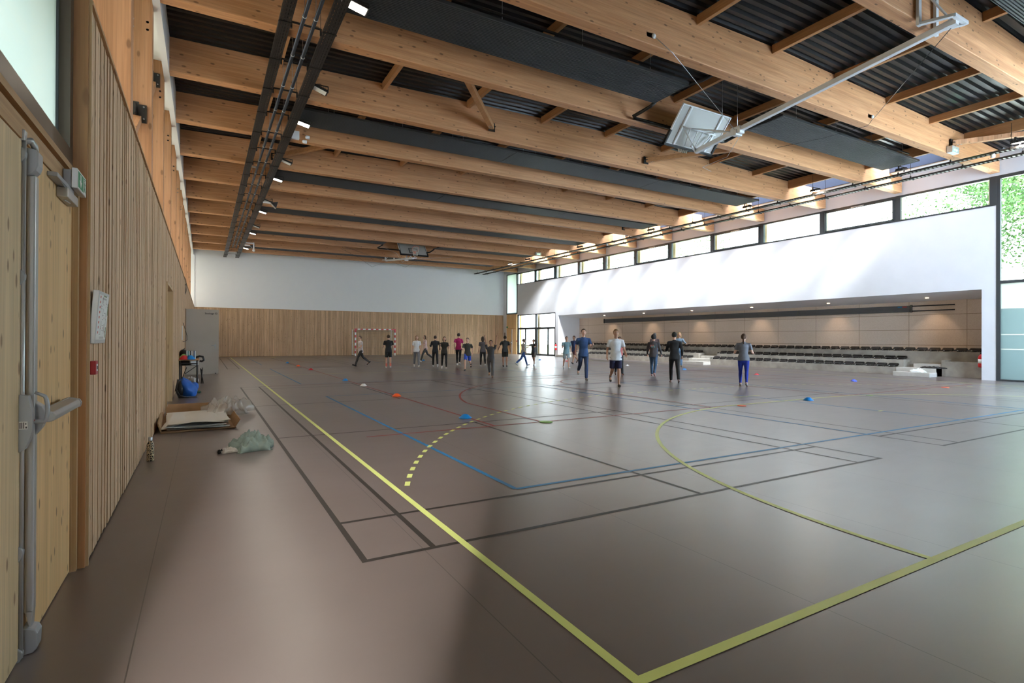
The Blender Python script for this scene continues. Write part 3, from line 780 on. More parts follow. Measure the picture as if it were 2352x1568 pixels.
# ================================================================== LEFT WALL: door, frame, hardware
XD = -.69
dr = struct(MB().box(XD - .06, XD, 3.105, 4.085, .008, 2.245).build('door_3', M_door, None, .002), 'spruce emergency door leaf with panic bar, near left')
d2 = struct(MB().box(XD - .06, XD, 2.08, 3.098, .008, 2.245).build('door_4', M_doorlt, None, .002), 'paler second leaf of the spruce double door at the left edge')
fr = MB().box(XD - .08, XD + .030, 4.092, 4.128, 0, 2.34).box(XD - .05, XD + .008, 4.087, 4.095, 0, 2.34)
struct(fr.build('trim_4', M_oak), 'inner jamb of the spruce door')
struct(MB().box(-.74, -.624, 4.128, 4.150, 0, 7.3).build('trim_5', M_frame), 'brown timber post face between door and slats')
struct(MB().box(-.70, -.610, 4.150, 4.166, 0, 7.3).build('trim_6', M_oak), 'pale edge board beside the slats')
o = MB().box(XD - .08, XD + .004, YN, 4.128, 2.25, 2.34).box(XD - .08, XD - .02, YN, 4.128, 2.34, 2.37).box(XD - .08, XD + .008, YN, 4.128, 2.37, 2.405)
struct(o.build('trim_7', M_frameY), 'stepped timber door head')
struct(MB().box(XD - .08, XD - .01, YN, 4.128, 2.405, 2.418).build('trim_8', M_black), 'black gasket under the side window')
wn_ = struct(MB().box(XD - .10, XD - .004, YN, 4.128, 2.418, 2.51).box(XD - .10, XD - .004, 4.05, 4.128, 2.51, 7.3).box(XD - .10, XD - .004, 1.0, 1.06, 2.51, 7.3).build('window_16', mat('bronze_frame', (.10, .075, .055), .35, .4)), 'bronze framed side window above the spruce door')
MB().box(XD - .085, XD - .05, 3.99, 4.012, 2.51, 7.3).build('inner_bead', M_dark, wn_)
MB().box(XD - .07, XD - .06, YN, 4.05, 2.51, 7.3).build('pane', glass('side_milky_glass', (.82, .90, .88), milk=.90, milkcol=(.33, .37, .355)), wn_)
struct(MB().box(-1.0, -.745, YN, .9, 0, 7.3).box(-1.3, -.76, .9, 2.06, 0, 2.4).build('wall_left_near', M_doorlt), 'timber wall at the far left edge')
# panic hardware
t = thing('panic_bolt', 'grey vertical panic bolt with push bar and curved handle on the spruce door', 'door hardware', (XD, 3.10, 0))
def prof(poly, y0, y1, nm, m_=M_silver, bev=.004):
    return MB().prism(poly, y0, y1, 'xz').build(nm, m_, t, bev)
MB().tube([(.006, -.02, .01), (.006, -.02, 2.27)], .0085, 10).build('bolt_rod', M_silverlt, t)
MB().box(.0, .033, .045, .10, .17, 2.12).build('cover_profile', M_silverlt, t, .008)
prof([(0, 2.11), (.02, 2.115), (.038, 2.135), (.046, 2.16), (.046, 2.215), (.04, 2.226), (0, 2.232)], .02, .10, 'top_latch_case')
MB().tube([(.004, .0, 2.25), (.02, .02, 2.262), (.028, .04, 2.245), (.028, .05, 2.225)], .014, 10).build('latch_elbow', M_silverlt, t)
prof([(-.012, 2.245), (.012, 2.245), (.014, 2.29), (-.012, 2.295)], -.04, .0, 'top_keeper', M_silverlt)
prof([(0, .0), (.04, -.0 + .004), (.052, .02), (.054, .085), (.045, .105), (.02, .115), (0, .118)], .02, .10, 'bottom_latch_case')
prof([(.018, .11), (.028, .11), (.033, .185), (.004, .185)], .045, .095, 'tapered_cover_end', M_silverlt)
for zz in (2.19, 1.66, .468, .03): prof([(-.008, zz - .045), (.0, zz - .04), (.014, zz - .015), (.016, zz + .005), (.010, zz + .018), (-.008, zz + .035)], -.035, -.005, 'rod_clip')
prof([(0, .902), (.004, .902), (.020, .912), (.036, .95), (.045, .99), (.047, 1.03), (.045, 1.07), (.036, 1.12), (.030, 1.143), (.0, 1.15)], -.045, -.005, 'lock_case')
MB().box(.001, .030, -.0458, -.0452, 1.0, 1.034).build('rating_label', M_paper, t)
b_ = MB()
for q in range(3): b_.box(.004 + .006 * q, .007 + .006 * q, -.0464, -.046, 1.004, 1.030)
b_.box(.023, .026, -.0464, -.046, 1.02, 1.028).box(.023, .028, -.0464, -.046, 1.004, 1.012); b_.build('label_print', M_text, t)
prof([(0, .95), (.03, .955), (.055, .99), (.068, 1.03), (.068, 1.06), (.055, 1.085), (.03, 1.105), (0, 1.11)], .06, .12, 'hinge_case')
MB().prism([(.012, 1.014), (.012, 1.052), (.04, 1.062), (.085, 1.052), (.095, 1.035), (.09, 1.012), (.07, 1.005), (.02, 1.006)], .12, .70, 'xz').build('push_bar', M_silverlt, t, .004)
MB().prism([(.010, 1.012), (.010, 1.054), (.04, 1.065), (.088, 1.054), (.098, 1.035), (.092, 1.010), (.07, 1.002), (.02, 1.003)], .70, .72, 'xz').build('bar_end_cap', M_silver, t, .004)
MB().box(.040, .043, .12, .70, 1.0605, 1.0635).build('bar_groove', M_silver, t)
MB().tube([(.040, -.02, 1.028), (.062, -.022, 1.027), (.080, -.024, 1.026), (.088, -.025, 1.036), (.0925, -.025, 1.07), (.092, -.025, 1.10), (.088, -.025, 1.125), (.083, -.026, 1.138), (.068, -.028, 1.147), (.050, -.03, 1.156)], [.009, .0095, .0095, .009, .0085, .0085, .0085, .008, .007, .006], 12).build('lever_handle', M_silver, t)
MB().lathe([(.0098, 0), (.0098, .004)], (.045, -.02, 1.028), 12, axis='x').build('red_ring', M_red, t)
# closer
t = thing('door_closer', 'silver slide-rail door closer at the top of the spruce door', 'door closer', (XD, 3.70, 2.174))
MB().box(0, .049, 0, .27, -.026, .026).build('body', M_silverlt, t, .004)
MB().box(.0, .042, -.20, .20, .032, .055).build('slide_rail', M_silver, t, .003)
MB().bar((.03, .05, .03), (.03, -.17, .04), .012, .012).build('arm', M_silver, t)
MB().tube([(.02, .08, -.028), (.03, .16, -.028)], .004, 6).build('adjuster', M_alu, t)
# exit sign
t = thing('exit_sign', 'green and white running-man exit sign projecting above the spruce door', 'exit sign', (-.69, 3.93, 2.28))
MB().box(0, .045, -.10, .12, -.05, .052).build('back_box', M_silver, t, .006)
MB().box(.045, .072, -.127, .127, -.056, .056).build('sign_body', M_alu, t, .003)
MB().box(.0722, .0730, -.118, .118, -.050, .050).build('white_face', M_signw, t)
MB().box(.0732, .0736, -.112, .030, -.044, .044).build('green_field', M_green, t)
b_ = MB().prism([(-.03, .0), (-.03, .036), (-.055, .036), (-.055, .0), (-.08, .0), (-.042, -.038), (-.008, .0)], .0738, .0742, 'yz')
b_.build('arrow_mark', M_signw, t)
b_ = MB().box(.0732, .0736, .038, .044, -.044, .044).box(.0732, .0736, .038, .110, .038, .044).box(.0732, .0736, .104, .110, -.044, .044)
b_.bar((.0734, .068, .020), (.0734, .074, -.004), .001, .011).bar((.0734, .074, -.004), (.0734, .086, -.036), .001, .008).bar((.0734, .072, -.004), (.0734, .056, -.036), .001, .008).bar((.0734, .066, .015), (.0734, .088, .008), .001, .006)
b_.lathe([(.007, 0), (.007, .0004)], (.0732, .068, .029), 10, axis='x'); b_.build('running_figure', M_green, t)
# evacuation plan
t = thing('evacuation_plan', 'framed evacuation plan on the left slatted wall, silver frame', 'sign', (-.602, 4.39, 1.525)); t.rotation_euler = (0, R(4), 0)
MB().box(-.01, .022, -.20, .20, -.168, .165).build('frame', M_alu, t, .003)
MB().box(.0222, .0228, -.188, .188, -.143, .143).build('plan_sheet', M_paper, t)
rnd = random.Random(5)
b_ = MB()
for q in range(8): b_.box(.0229, .0232, -.145, -.125 + rnd.random() * .01, .12 - q * .032, .135 - q * .032)
for q in range(5): yy, zz = -.06 + rnd.random() * .2, -.12 + rnd.random() * .2; b_.box(.0229, .0232, yy, yy + .012, zz, zz + .008)
b_.build('red_symbols', mat('plan_red', (.6, .08, .06), .6), t)
b_ = MB()
for q in range(26):
    yy, zz = -.09 + rnd.random() * .24, -.12 + rnd.random() * .22
    if q % 2: b_.box(.0229, .0232, yy, yy + .004, zz, min(zz + .05, .13))
    else: b_.box(.0229, .0232, yy, min(yy + .05, .19), zz, zz + .003)
for q in range(6): b_.box(.0229, .0232, -.06, .1, .125 - q * .004 - (.0 if q < 3 else .24), .127 - q * .004 - (.0 if q < 3 else .24))
b_.build('plan_drawing', mat('plan_grey', (.30, .26, .24), .6), t)
b_ = MB().box(.0229, .0232, .16, .19, .02, .10).box(.0229, .0232, -.02, .10, .135, .145).box(.0229, .0232, .14, .17, -.13, -.06); b_.build('plan_green', mat('plan_green', (.25, .32, .18), .6), t)
t = thing('fire_alarm_button', 'small red fire alarm call point below the evacuation plan', 'alarm button', (-.618, 4.25, 1.205))
MB().box(0, .030, -.035, .045, -.043, .043).build('housing', M_red, t, .004)
MB().box(.030, .0315, -.018, .030, -.022, .022).build('press_plate', M_signw, t)
MB().box(.0315, .032, -.010, .022, -.010, .010).build('label_mark', M_text, t)

# doorway recess with timber reveals
st = struct(MB().box(-.79, -.75, 11.93, 13.84, 0, 2.38).build('door_5', M_oak), 'closed timber door set back in the slatted left wall')
MB().box(-.90, -.60, 13.84, 13.885, 0, 2.43).box(-.90, -.60, 11.895, 11.94, 0, 2.43).box(-.90, -.60, 11.94, 13.84, 2.385, 2.43).build('door_frame', M_oak, st)
for zz in (.30, 1.27, 1.95, 2.17): MB().box(-.75, -.735, 13.80, 13.838, zz - .05, zz + .05).build('hinge', M_whitest, st)
MB().box(-.74, -.64, 12.3, 12.7, 2.34, 2.38).build('closer', M_silver, st)
# storage opening beyond grey door
struct(MB().box(-1.9, -1.85, 22.5, 25.4, 0, 2.6).box(-1.9, -.9, 22.5, 22.55, 0, 2.6).box(-1.9, -.9, 25.35, 25.4, 0, 2.6).box(-1.9, -.9, 22.5, 25.4, 2.5, 2.6).build('wall_storage', M_white), 'white storage room walls behind the slatted wall')
gd = struct(MB().box(-.60, .47, 23.28, 23.33, .012, 2.435).build('door_6', M_grey_door, None, .003), 'open grey-beige storage door lettered Stockage 02')
b_ = MB().box(.34, .365, 23.262, 23.28, .96, 1.14).build('handle_plate', M_silver, gd)
MB().tube([(.352, 23.265, 1.08), (.352, 23.23, 1.08), (.34, 23.22, 1.08), (.23, 23.22, 1.08)], .010, 8).build('door_handle', M_silver, gd)
MB().lathe([(.02, 0), (.02, .03)], (.37, 23.25, .02), 8).build('door_stop', M_black, gd)
def text(body, loc, size, m, parent, rot=(R(90), 0, 0), align='RIGHT', name='lettering', bold=.0):
    c = bpy.data.curves.new(name, 'FONT'); c.body = body; c.size = size; c.align_x = align; c.extrude = .0006; c.offset = bold
    o_ = bpy.data.objects.new('tmp_text', c); COL.objects.link(o_)
    bpy.context.view_layer.update()
    me = bpy.data.meshes.new_from_object(o_.evaluated_get(bpy.context.evaluated_depsgraph_get()))
    bpy.data.objects.remove(o_); me.materials.clear(); me.materials.append(m)
    q = bpy.data.objects.new(name, me); COL.objects.link(q); q.location = loc; q.rotation_euler = rot; q.parent = parent
    return q
text('Stockage 02', (.42, 23.277, 2.255), .085, M_text, gd, bold=.002)
# cables hanging on the wall
def cable(pts, lab, r=.008):
    p0 = V3(pts[0]); o_ = MB().tube([V3(p) - p0 for p in pts], r, 6).build('hanging_cable', M_black); o_.location = p0; tag(o_, lab, 'cable')
cable([(-.60, 22.0, 3.46), (-.57, 21.9, 3.40), (-.56, 21.7, 3.15), (-.58, 21.8, 2.95), (-.59, 22.2, 2.90), (-.57, 22.4, 3.05), (-.58, 22.1, 3.25), (-.60, 21.9, 3.2)], 'black cable loop hanging over the top edge of the left slats')
cable([(-.60, 20.2, 1.85), (-.57, 20.3, 1.75), (-.50, 20.6, 1.45), (-.50, 20.7, 1.30), (-.55, 20.4, 1.25), (-.60, 20.2, 1.25)], 'black cable loop from a socket beside the grey door')
t = tag(MB().box(-.62, -.60, 19.9, 19.98, 1.30, 1.75).build('wall_socket_strip', M_whitest), 'narrow white socket strip on the left slats above the desk', 'socket')

# ================================================================== FLOOR ITEMS ON THE LEFT
# steel bottle
t = thing('water_bottle', 'leopard print steel water bottle standing against the left wall', 'bottle', (-.525, 7.33, 0))
m_l = mat('leopard_print', (.5, .38, .2), .4); n, l, b = nodes(m_l); tc = n.new('ShaderNodeTexCoord'); v = n.new('ShaderNodeTexVoronoi'); v.feature = 'DISTANCE_TO_EDGE'; v.inputs['Scale'].default_value = 45; l.new(tc.outputs['Object'], v.inputs[0])
rp = ramp(n, [(.09, (.60, .46, .27)), (.14, (.02, .013, .01))]); l.new(v.outputs[0], rp.inputs[0]); l.new(rp.outputs[0], b.inputs['Base Color'])
MB().lathe([(.033, 0), (.037, .006), (.037, .165), (.034, .19), (.024, .215), (.021, .225)], (0, 0, 0), 20).build('bottle_body', m_l, t)
MB().lathe([(.020, .224), (.021, .228), (.021, .262), (.018, .268)], (0, 0, 0), 18).build('steel_cap', M_galv, t)
# crumpled cloth heaps
def heap(name, nx, L, W, H, m, seed, parent=None, fold=9):
    rnd = np.random.RandomState(seed); vs = []; fs = []; ny = nx
    ph = rnd.rand(6) * 6.28; dirs = rnd.rand(6) * 3.14
    for i in range(nx + 1):
        for j in range(ny + 1):
            u_, v_ = i / nx * 2 - 1, j / ny * 2 - 1
            r_ = math.sqrt(u_ * u_ + v_ * v_) / 1.18; prof = max(0, 1 - r_ ** 2.6)
            a = 0
            for q in range(6): a += (1 - math.sqrt(.03 + math.sin((u_ * math.cos(dirs[q]) + v_ * math.sin(dirs[q])) * (fold * .35 + q * 1.1) + ph[q] + 1.2 * math.sin(3 * u_ - 2 * v_ + q)) ** 2)) / 6
            z = H * prof ** .7 * (.30 + 1.15 * a)
            k = 1 + .16 * math.sin(5 * math.atan2(v_, u_) + ph[0]) + .08 * math.sin(9 * math.atan2(v_, u_) + ph[1])
            # square -> disc
            s_ = max(abs(u_), abs(v_)) / (math.hypot(u_, v_) + 1e-9)
            vs.append((u_ * s_ * L / 2 * k, v_ * s_ * W / 2 * k, max(.004, z)))
    w_ = ny + 1
    for i in range(nx):
        for j in range(ny): fs.append((i * w_ + j, (i + 1) * w_ + j, (i + 1) * w_ + j + 1, i * w_ + j + 1))
    # flat underside
    base = len(vs); ring = [i * w_ for i in range(nx)] + [nx * w_ + j for j in range(ny)] + [i * w_ + ny for i in range(nx, 0, -1)] + [j for j in range(ny, 0, -1)]
    vs += [(vs[q][0], vs[q][1], .001) for q in ring]
    for q in range(len(ring)): fs.append((ring[q], ring[(q + 1) % len(ring)], base + (q + 1) % len(ring), base + q))
    fs.append(tuple(base + q for q in range(len(ring))))
    b_ = MB(); b_.add(vs, fs, 0, True)
    return b_.build(name, m, parent)
t = thing('crumpled_jacket', 'crumpled sage green jacket lying on the floor near the left wall', 'jacket', (.52, 7.45, 0), R(10))
heap('green_cloth', 44, .50, .34, .25, noisy('sage_cloth', (.145, .185, .155), (.20, .24, .20), 12, .85), 4, t, 13)
q = heap('pale_lining', 26, .26, .15, .085, mat('cream_cloth', (.50, .46, .40), .85), 9, t); q.location = (-.24, .0, .003)
MB().tube([(-.34, .0, .025), (-.37, -.03, .022), (-.37, .04, .02)], [(.03, .02), (.035, .02), (.02, .015)], 8).build('black_lining', M_black, t)
# cardboard box with paper and film
t = thing('cardboard_box', 'flat open cardboard box full of paper sheets by the left wall', 'box', (-.06, 10.25, 0), R(2))
MB().box(-.50, .44, -.95, .95, .0, .012).build('bottom_panel', M_card, t)
MB().prism([(-.50, .0), (-.515, .0), (-.56, .15), (-.545, .15)], -.95, .95, 'xz').build('side_flap', M_card, t)
MB().prism([(.43, .0), (.44, .0), (.52, .13), (.51, .135)], -.92, .95, 'xz').build('side_flap', M_card, t)
b_ = MB(); b_.add([(-.50, -.95, .0), (.44, -.95, 0), (.46, -1.0, .03), (-.52, -.98, .035), (-.50, -.94, .0), (.44, -.94, 0), (.46, -.99, .03), (-.52, -.97, .035)], [(0, 1, 2, 3), (7, 6, 5, 4), (3, 2, 6, 7), (0, 3, 7, 4), (1, 5, 6, 2), (0, 4, 5, 1)]); b_.build('front_flap', M_card, t)
b_ = MB(); b_.add([(-.50, .94, 0), (.44, .94, 0), (.50, 1.1, .20), (-.46, 1.06, .21), (-.50, .95, 0), (.44, .95, 0), (.50, 1.11, .20), (-.46, 1.07, .21)], [(0, 1, 2, 3), (7, 6, 5, 4), (3, 2, 6, 7), (0, 3, 7, 4), (1, 5, 6, 2), (0, 4, 5, 1)]); b_.build('back_flap', M_card, t)
rnd = random.Random(11)
for q in range(9):
    z0 = .012 + q * .006; nx = 14; vs = []; fs = []
    ox, oy, a = rnd.uniform(-.06, .03), rnd.uniform(-.08, .08), rnd.uniform(-.06, .06)
    wv, hv = .80 + rnd.uniform(-.05, .05), 1.5 + rnd.uniform(-.1, .1)
    for i in range(nx + 1):
        for j in range(nx + 1):
            u_, v_ = i / nx - .5, j / nx - .5
            zz = z0 + .022 * math.sin(u_ * 5 + q) * math.sin(v_ * 4 + q * 2) * (q / 9) + (.05 * max(0, abs(v_) - .35) * q / 3) + .03 * (u_ + .5) * (q > 5) + .02
            x_, y_ = u_ * wv, v_ * hv
            vs.append((ox + x_ * math.cos(a) - y_ * math.sin(a), oy - .1 + x_ * math.sin(a) + y_ * math.cos(a), zz))
    for i in range(nx):
        for j in range(nx): fs.append((i * (nx + 1) + j, (i + 1) * (nx + 1) + j, (i + 1) * (nx + 1) + j + 1, i * (nx + 1) + j + 1))
    o_ = tag(MB().add(vs, fs, 0, True).build('paper_sheet', M_paper), ['lowest', 'second lowest', 'third lowest', 'fourth lowest', 'middle', 'fourth highest', 'third highest', 'second highest', 'topmost'][q] + ' large white paper sheet in the cardboard box', 'paper', 'paper sheets in the cardboard box')
    o_.location = (-.06, 10.25, 0)
o_ = heap('plastic_film', 40, .75, 1.0, .30, M_clearfilm, 21, None, 14); o_.location = (.38, 10.95, .06); tag(o_, 'crumpled clear plastic film spilling off the right end of the cardboard box', 'plastic film')
# blue drawstring bag
t = thing('drawstring_bag', 'blue and black drawstring sports bag leaning on the left wall', 'bag', (-.36, 14.75, 0))
b_ = MB()
nU, nV = 28, 18; vs = []; fs = []
for i in range(nV + 1):
    f_ = i / nV
    rr = (math.sin(math.pi * min(1, .12 + f_ * .92)) ** .6)
    for k in range(nU):
        a = 2 * math.pi * k / nU
        wob = 1 + .06 * math.sin(5 * a + 6 * f_) + .05 * math.sin(9 * a - 7 * f_)
        x_ = .20 * rr * math.cos(a) * wob + .13 * (1 - f_) - .07; y_ = .23 * rr * math.sin(a) * wob
        vs.append((x_, y_, .45 * f_ * (1 + .04 * math.sin(3 * a))))
for i in range(nV):
    for k in range(nU): fs.append((i * nU + k, i * nU + (k + 1) % nU, (i + 1) * nU + (k + 1) % nU, (i + 1) * nU + k))
fs.append(tuple(range(nU))[::-1]); fs.append(tuple(nV * nU + k for k in range(nU)))
b_.add(vs, fs, 0, True).build('blue_sack', M_blue, t)
MB().ell((.13, .12, .20), (.11, .10, .14), rot=Matrix.Rotation(.6, 3, 'Y')).build('side_pouch', M_blue, t)
MB().tube([(-.15, -.18, .42), (-.19, -.28, .20), (-.12, -.30, .06), (.05, -.26, .01)], .014, 6).tube([(-.17, -.10, .42), (-.21, -.20, .18), (-.15, -.26, .03), (.22, -.2, .012)], .012, 6).build('black_straps', M_black, t)
MB().ell((-.11, -.03, .20), (.10, .20, .20)).build('black_back_panel', M_black, t)
t = tag(MB().ell((0, 0, .03), (.06, .10, .03)).build('green_pouch', mat('dark_green_cloth', (.03, .08, .05), .8)), 'small dark green cloth lying behind the blue bag', 'cloth'); t.location = (-.12, 15.6, 0)
# desk
t = thing('school_desk', 'small school desk with dark tube legs beside the left wall', 'desk', (-.38, 18.2, 0))
MB().box(-.27, .25, -.65, .65, .745, .77).build('desktop', wood('desk_wood', (.50, .26, .11), (.42, .2, .08), 'y', knots=0), t, .004)
for sx in (-.21, .20):
    for sy in (-.58, .58): MB().tube([(sx, sy, 0), (sx, sy, .745)], .018, 8).build('leg', M_blackm, t)
MB().box(-.21, .20, -.6, .6, .60, .61).box(-.23, .22, -.595, -.57, .64, .67).build('shelf', M_blackm, t)
MB().bar((-.21, -.56, .08), (-.05, -.56, .55), .02, .02).bar((-.12, .56, .3), (.20, .56, .55), .02, .02).build('strut', M_blackm, t)
t = thing('backpack', 'black backpack standing on the school desk against the wall', 'backpack', (-.52, 18.15, .77))
MB().ell((0, 0, .14), (.11, .17, .14)).ell((.05, -.02, .10), (.09, .13, .09)).build('pack_body', M_black, t)
MB().tube([(.0, -.06, .25), (.02, -.05, .30), (.02, .05, .30), (0, .06, .25)], .010, 6).build('carry_handle', M_black, t)
rnd = random.Random(2)
fcol = [(.75, .75, .72), (.10, .30, .28), (.68, .70, .68), (.03, .03, .03), (.72, .70, .66), (.55, .42, .32), (.08, .12, .2), (.75, .76, .74)]
x = -.44
for q in range(8):
    wd = .026; c_ = fcol[q]
    o_ = MB().box(0, wd, -.12, .12, 0, .24 - (q % 3) * .008).build('book', mat('book_cover', c_, .5), None, .002); o_.location = (x, 17.78, .77); x += wd + .003
    tag(o_, ['white', 'teal', 'pale grey', 'black', 'cream', 'tan', 'navy', 'white edged'][q] + ' upright book on the desk, %s counted from the wall' % nth(q + 1), 'book', 'upright books on the school desk')
# stacked cones on the desk
for q, (cn, cx_, cy_, r_) in enumerate((('green', -.50, 17.72, .12), ('red', -.49, 17.62, .125), ('blue', -.34, 17.62, .12))):
    o_ = MB().lathe([(r_, 0), (r_ * .96, .02), (r_ * .55, .09), (r_ * .3, .115), (r_ * .1, .12)], (0, 0, 0), 20).build('marker_cone', M_cone[cn]); o_.location = (cx_, cy_ + .0, .77 if q != 0 else .80)
    tag(o_, cn + ' domed marker cones stacked on the school desk', 'marker cone')
o_ = MB().box(-.10, .10, -.16, .16, 0, .12).build('black_case', M_black, None, .02); o_.location = (-.46, 18.0, .61); tag(o_, 'black case on the shelf under the desktop', 'case')
o_ = MB().box(-.09, .09, -.12, .12, 0, .10).build('paper_stack', M_paper, None, .003); o_.location = (-.24, 17.9, .61); tag(o_, 'white paper stack on the desk shelf next to the black case', 'paper')
o_ = MB().tube([(-.10, 0, .0), (.02, 0, .05), (.10, 0, .03), (.13, 0, -.06), (.08, 0, -.10), (.02, 0, -.09)], .030, 8).build('shoulder_strap', M_black); o_.location = (-.14, 17.95, .80); tag(o_, 'black padded strap drooping over the right end of the desk', 'strap')
o_ = heap('plastic_bag', 26, .34, .42, .20, mat('silver_plastic', (.50, .50, .50), .3), 31); o_.location = (-.34, 19.6, 0); tag(o_, 'crumpled silver plastic bag on the floor behind the desk legs', 'plastic bag')
t = thing('folded_chair', 'folded dark chair leaning at the right side of the desk', 'chair', (-.08, 18.95, 0))
MB().tube([(0, -.2, 0), (.03, -.2, .46)], .014, 6).tube([(0, .2, 0), (.03, .2, .46)], .014, 6).tube([(.05, -.2, 0), (-.02, -.2, .44)], .014, 6).tube([(.05, .2, 0), (-.02, .2, .44)], .014, 6).build('leg_frame', M_blackm, t)
MB().box(0, .03, -.19, .19, .12, .42).build('seat', M_pipe, t, .008)

# ================================================================== CONES
def cone(x, y, c, lab, flat_=False, r_=.10):
    if flat_: o_ = MB().lathe([(r_, 0), (r_, .004), (r_ * .96, .006)], (0, 0, 0), 24).build('floor_disc', M_cone[c])
    else: o_ = MB().lathe([(r_, 0), (r_, .006), (r_ * .90, .010), (r_ * .42, .062), (r_ * .30, .066), (r_ * .28, .05), (r_ * .80, .006)], (0, 0, 0), 24).build('marker_cone', M_cone[c])
    o_.location = (x, y, .0035); tag(o_, lab, 'marker cone' if not flat_ else 'floor marker')
cone(3.97, 8.62, 'blue', 'nearest blue marker cone, on the red court line', r_=.115)
cone(4.0, 12.6, 'orange', 'orange marker cone, nearest orange one on the red line', r_=.11)
cone(4.0, 15.7, 'white', 'white marker cone on the red line beyond the orange one')
cone(3.97, 17.9, 'blue', 'blue marker cone on the red line behind the white one')
cone(4.0, 24.6, 'red', 'red marker cone on the far part of the left red line')
cone(3.95, 27.85, 'orange', 'far orange marker cone between the red and the farthest blue one')
cone(3.9, 31.4, 'blue', 'farthest blue marker cone on the left red line')
cone(12.06, 7.43, 'blue', 'blue marker cone on the yellow arc, right foreground', r_=.11)
cone(18.88, 10.07, 'royal', 'deep blue marker cone in front of the right concrete step')
cone(18.7, 13.6, 'red', 'red marker cone right of the person in blue leggings')
cone(18.87, 17.4, 'blue', 'blue marker cone at the feet of the blonde woman')
cone(18.88, 21.2, 'white', 'white marker cone in front of the seats, middle of the hall')
cone(19.05, 26.8, 'red', 'red topped marker cone near the left end of the seats')
cone(18.6, 29.1, 'blue', 'far blue marker cone in front of the glass doors')
cone(11.67, 31.5, 'blue', 'far blue marker cone behind the group at the goal side')
cone(4.97, 7.58, 'green', 'flat green floor disc near the centre foreground', True, .115)
cone(9.78, 7.46, 'orange', 'flat orange floor marker on the yellow arc', True, .09)
cone(18.85, 7.49, 'orange', 'flat orange floor marker far right', True, .10)
cone(14.47, 7.34, 'green', 'flat green floor marker right of the yellow arc', True, .08)

# ================================================================== NICHE: bleachers
t = thing('bleacher_steps', 'three-tier concrete bleachers in the white niche', 'bleachers', (23.95, 8.4, 0))
def tier(x0, z0, z1, y0, y1, m, nm):
    return MB().box(x0, 25.68 - 23.95, y0 - 8.4, y1 - 8.4, z0, z1).build(nm, m, t, .006)
for (y0, y1) in ((11.15, 20.3), (21.75, 33.2)): tier(0, 0, .31, y0, y1, M_conc, 'first_tier')
tier(.45, 0, .60, 11.1, 20.2, M_conc, 'second_tier'); tier(.45, 0, .60, 21.45, 34.40, M_conc, 'second_tier')
tier(.95, 0, .945, 8.42, 34.42, M_conc, 'third_tier')
for (y0, y1) in ((9.8, 11.15), (20.3, 21.75), (33.2, 34.40)):
    MB().box(-.02, .45, y0 - 8.4, y1 - 8.4, 0, .31).build('aisle_step', M_conclt, t, .006)
    MB().box(.5, .95, y0 + .05 - 8.4, min(y1 - .38, 34.4) - 8.4, .3, .46).build('aisle_step', M_conclt, t, .006)
    MB().box(.0, .95, y0 - 8.4, y1 - 8.4, 0, .30).build('aisle_base', M_conc, t)
MB().box(.45, .95, 9.7 - 8.4, 9.82 - 8.4, 0, .62).box(.44, .56, 8.45 - 8.4, 9.7 - 8.4, .0, .58).build('end_wall', M_conc, t, .006)
for q, (y0, y1) in enumerate(((9.75, 10.98), (20.2, 21.6), (33.0, 34.2))):
    o_ = MB().box(0, .58, 0, y1 - y0, 0, .165).build('concrete_step', M_conclt, None, .012); o_.location = (23.32, y0, 0)
    tag(o_, ['loose pale concrete step at the near aisle of the bleachers', 'loose pale concrete step at the middle aisle of the bleachers', 'loose pale concrete step at the far end of the bleachers'][q], 'step', 'loose steps before the bleachers')
# seats
def seat_mesh():
    b_ = MB(); nx, ny = 8, 10; vs = []; fs = []
    for i in range(nx + 1):
        for j in range(ny + 1):
            u_, v_ = i / nx, j / ny * 2 - 1
            z = .095 - .045 * (1 - v_ ** 4) * (math.sin(math.pi * min(1, u_ * 1.15)) ** .7) + (.05 * max(0, u_ - .7) / .3) - (.05 * max(0, abs(v_) - .82) / .18) - .05 * max(0, .14 - u_) / .14
            vs.append((u_ * .36, v_ * .20, z))
    w_ = ny + 1
    for i in range(nx):
        for j in range(ny): fs.append((i * w_ + j, (i + 1) * w_ + j, (i + 1) * w_ + j + 1, i * w_ + j + 1))
    base = len(vs); ring = [i * w_ for i in range(nx)] + [nx * w_ + j for j in range(ny)] + [i * w_ + ny for i in range(nx, 0, -1)] + [j for j in range(ny, 0, -1)]
    for q in ring: vs.append((vs[q][0] * .8 + .04, vs[q][1] * .80, .0 if False else .02))
    for q in range(len(ring)): fs.append((ring[q], ring[(q + 1) % len(ring)], base + (q + 1) % len(ring), base + q))
    fs.append(tuple(base + q for q in range(len(ring))))
    b_.add(vs, fs, 0, True); b_.box(.06, .30, -.05, .05, 0, .03)
    b_.box(-.004, .003, -.02, .02, .035, .05, 1)
    return b_.mesh('stadium_seat', [M_seat, M_paper])
SM = seat_mesh()
rows = [('front row', 24.0, .31, [(11.43, 20.3), (21.98, 31.4)], 'front'), ('middle row', 24.46, .60, [(11.34, 20.2), (21.7, 31.3)], 'middle'), ('back row', 24.96, .945, [(8.65, 32.8)], 'back')]
for rn, sx, sz, spans, short in rows:
    cnt = 0
    for (a, c) in spans:
        y = a
        while y < c:
            cnt += 1
            o_ = bpy.data.objects.new('stadium_seat', SM); COL.objects.link(o_); o_.location = (sx, y, sz)
            tag(o_, 'black moulded seat in the %s, %s counted from the near end' % (rn, nth(cnt)), 'seat', 'black seats on the bleachers'); y += .436
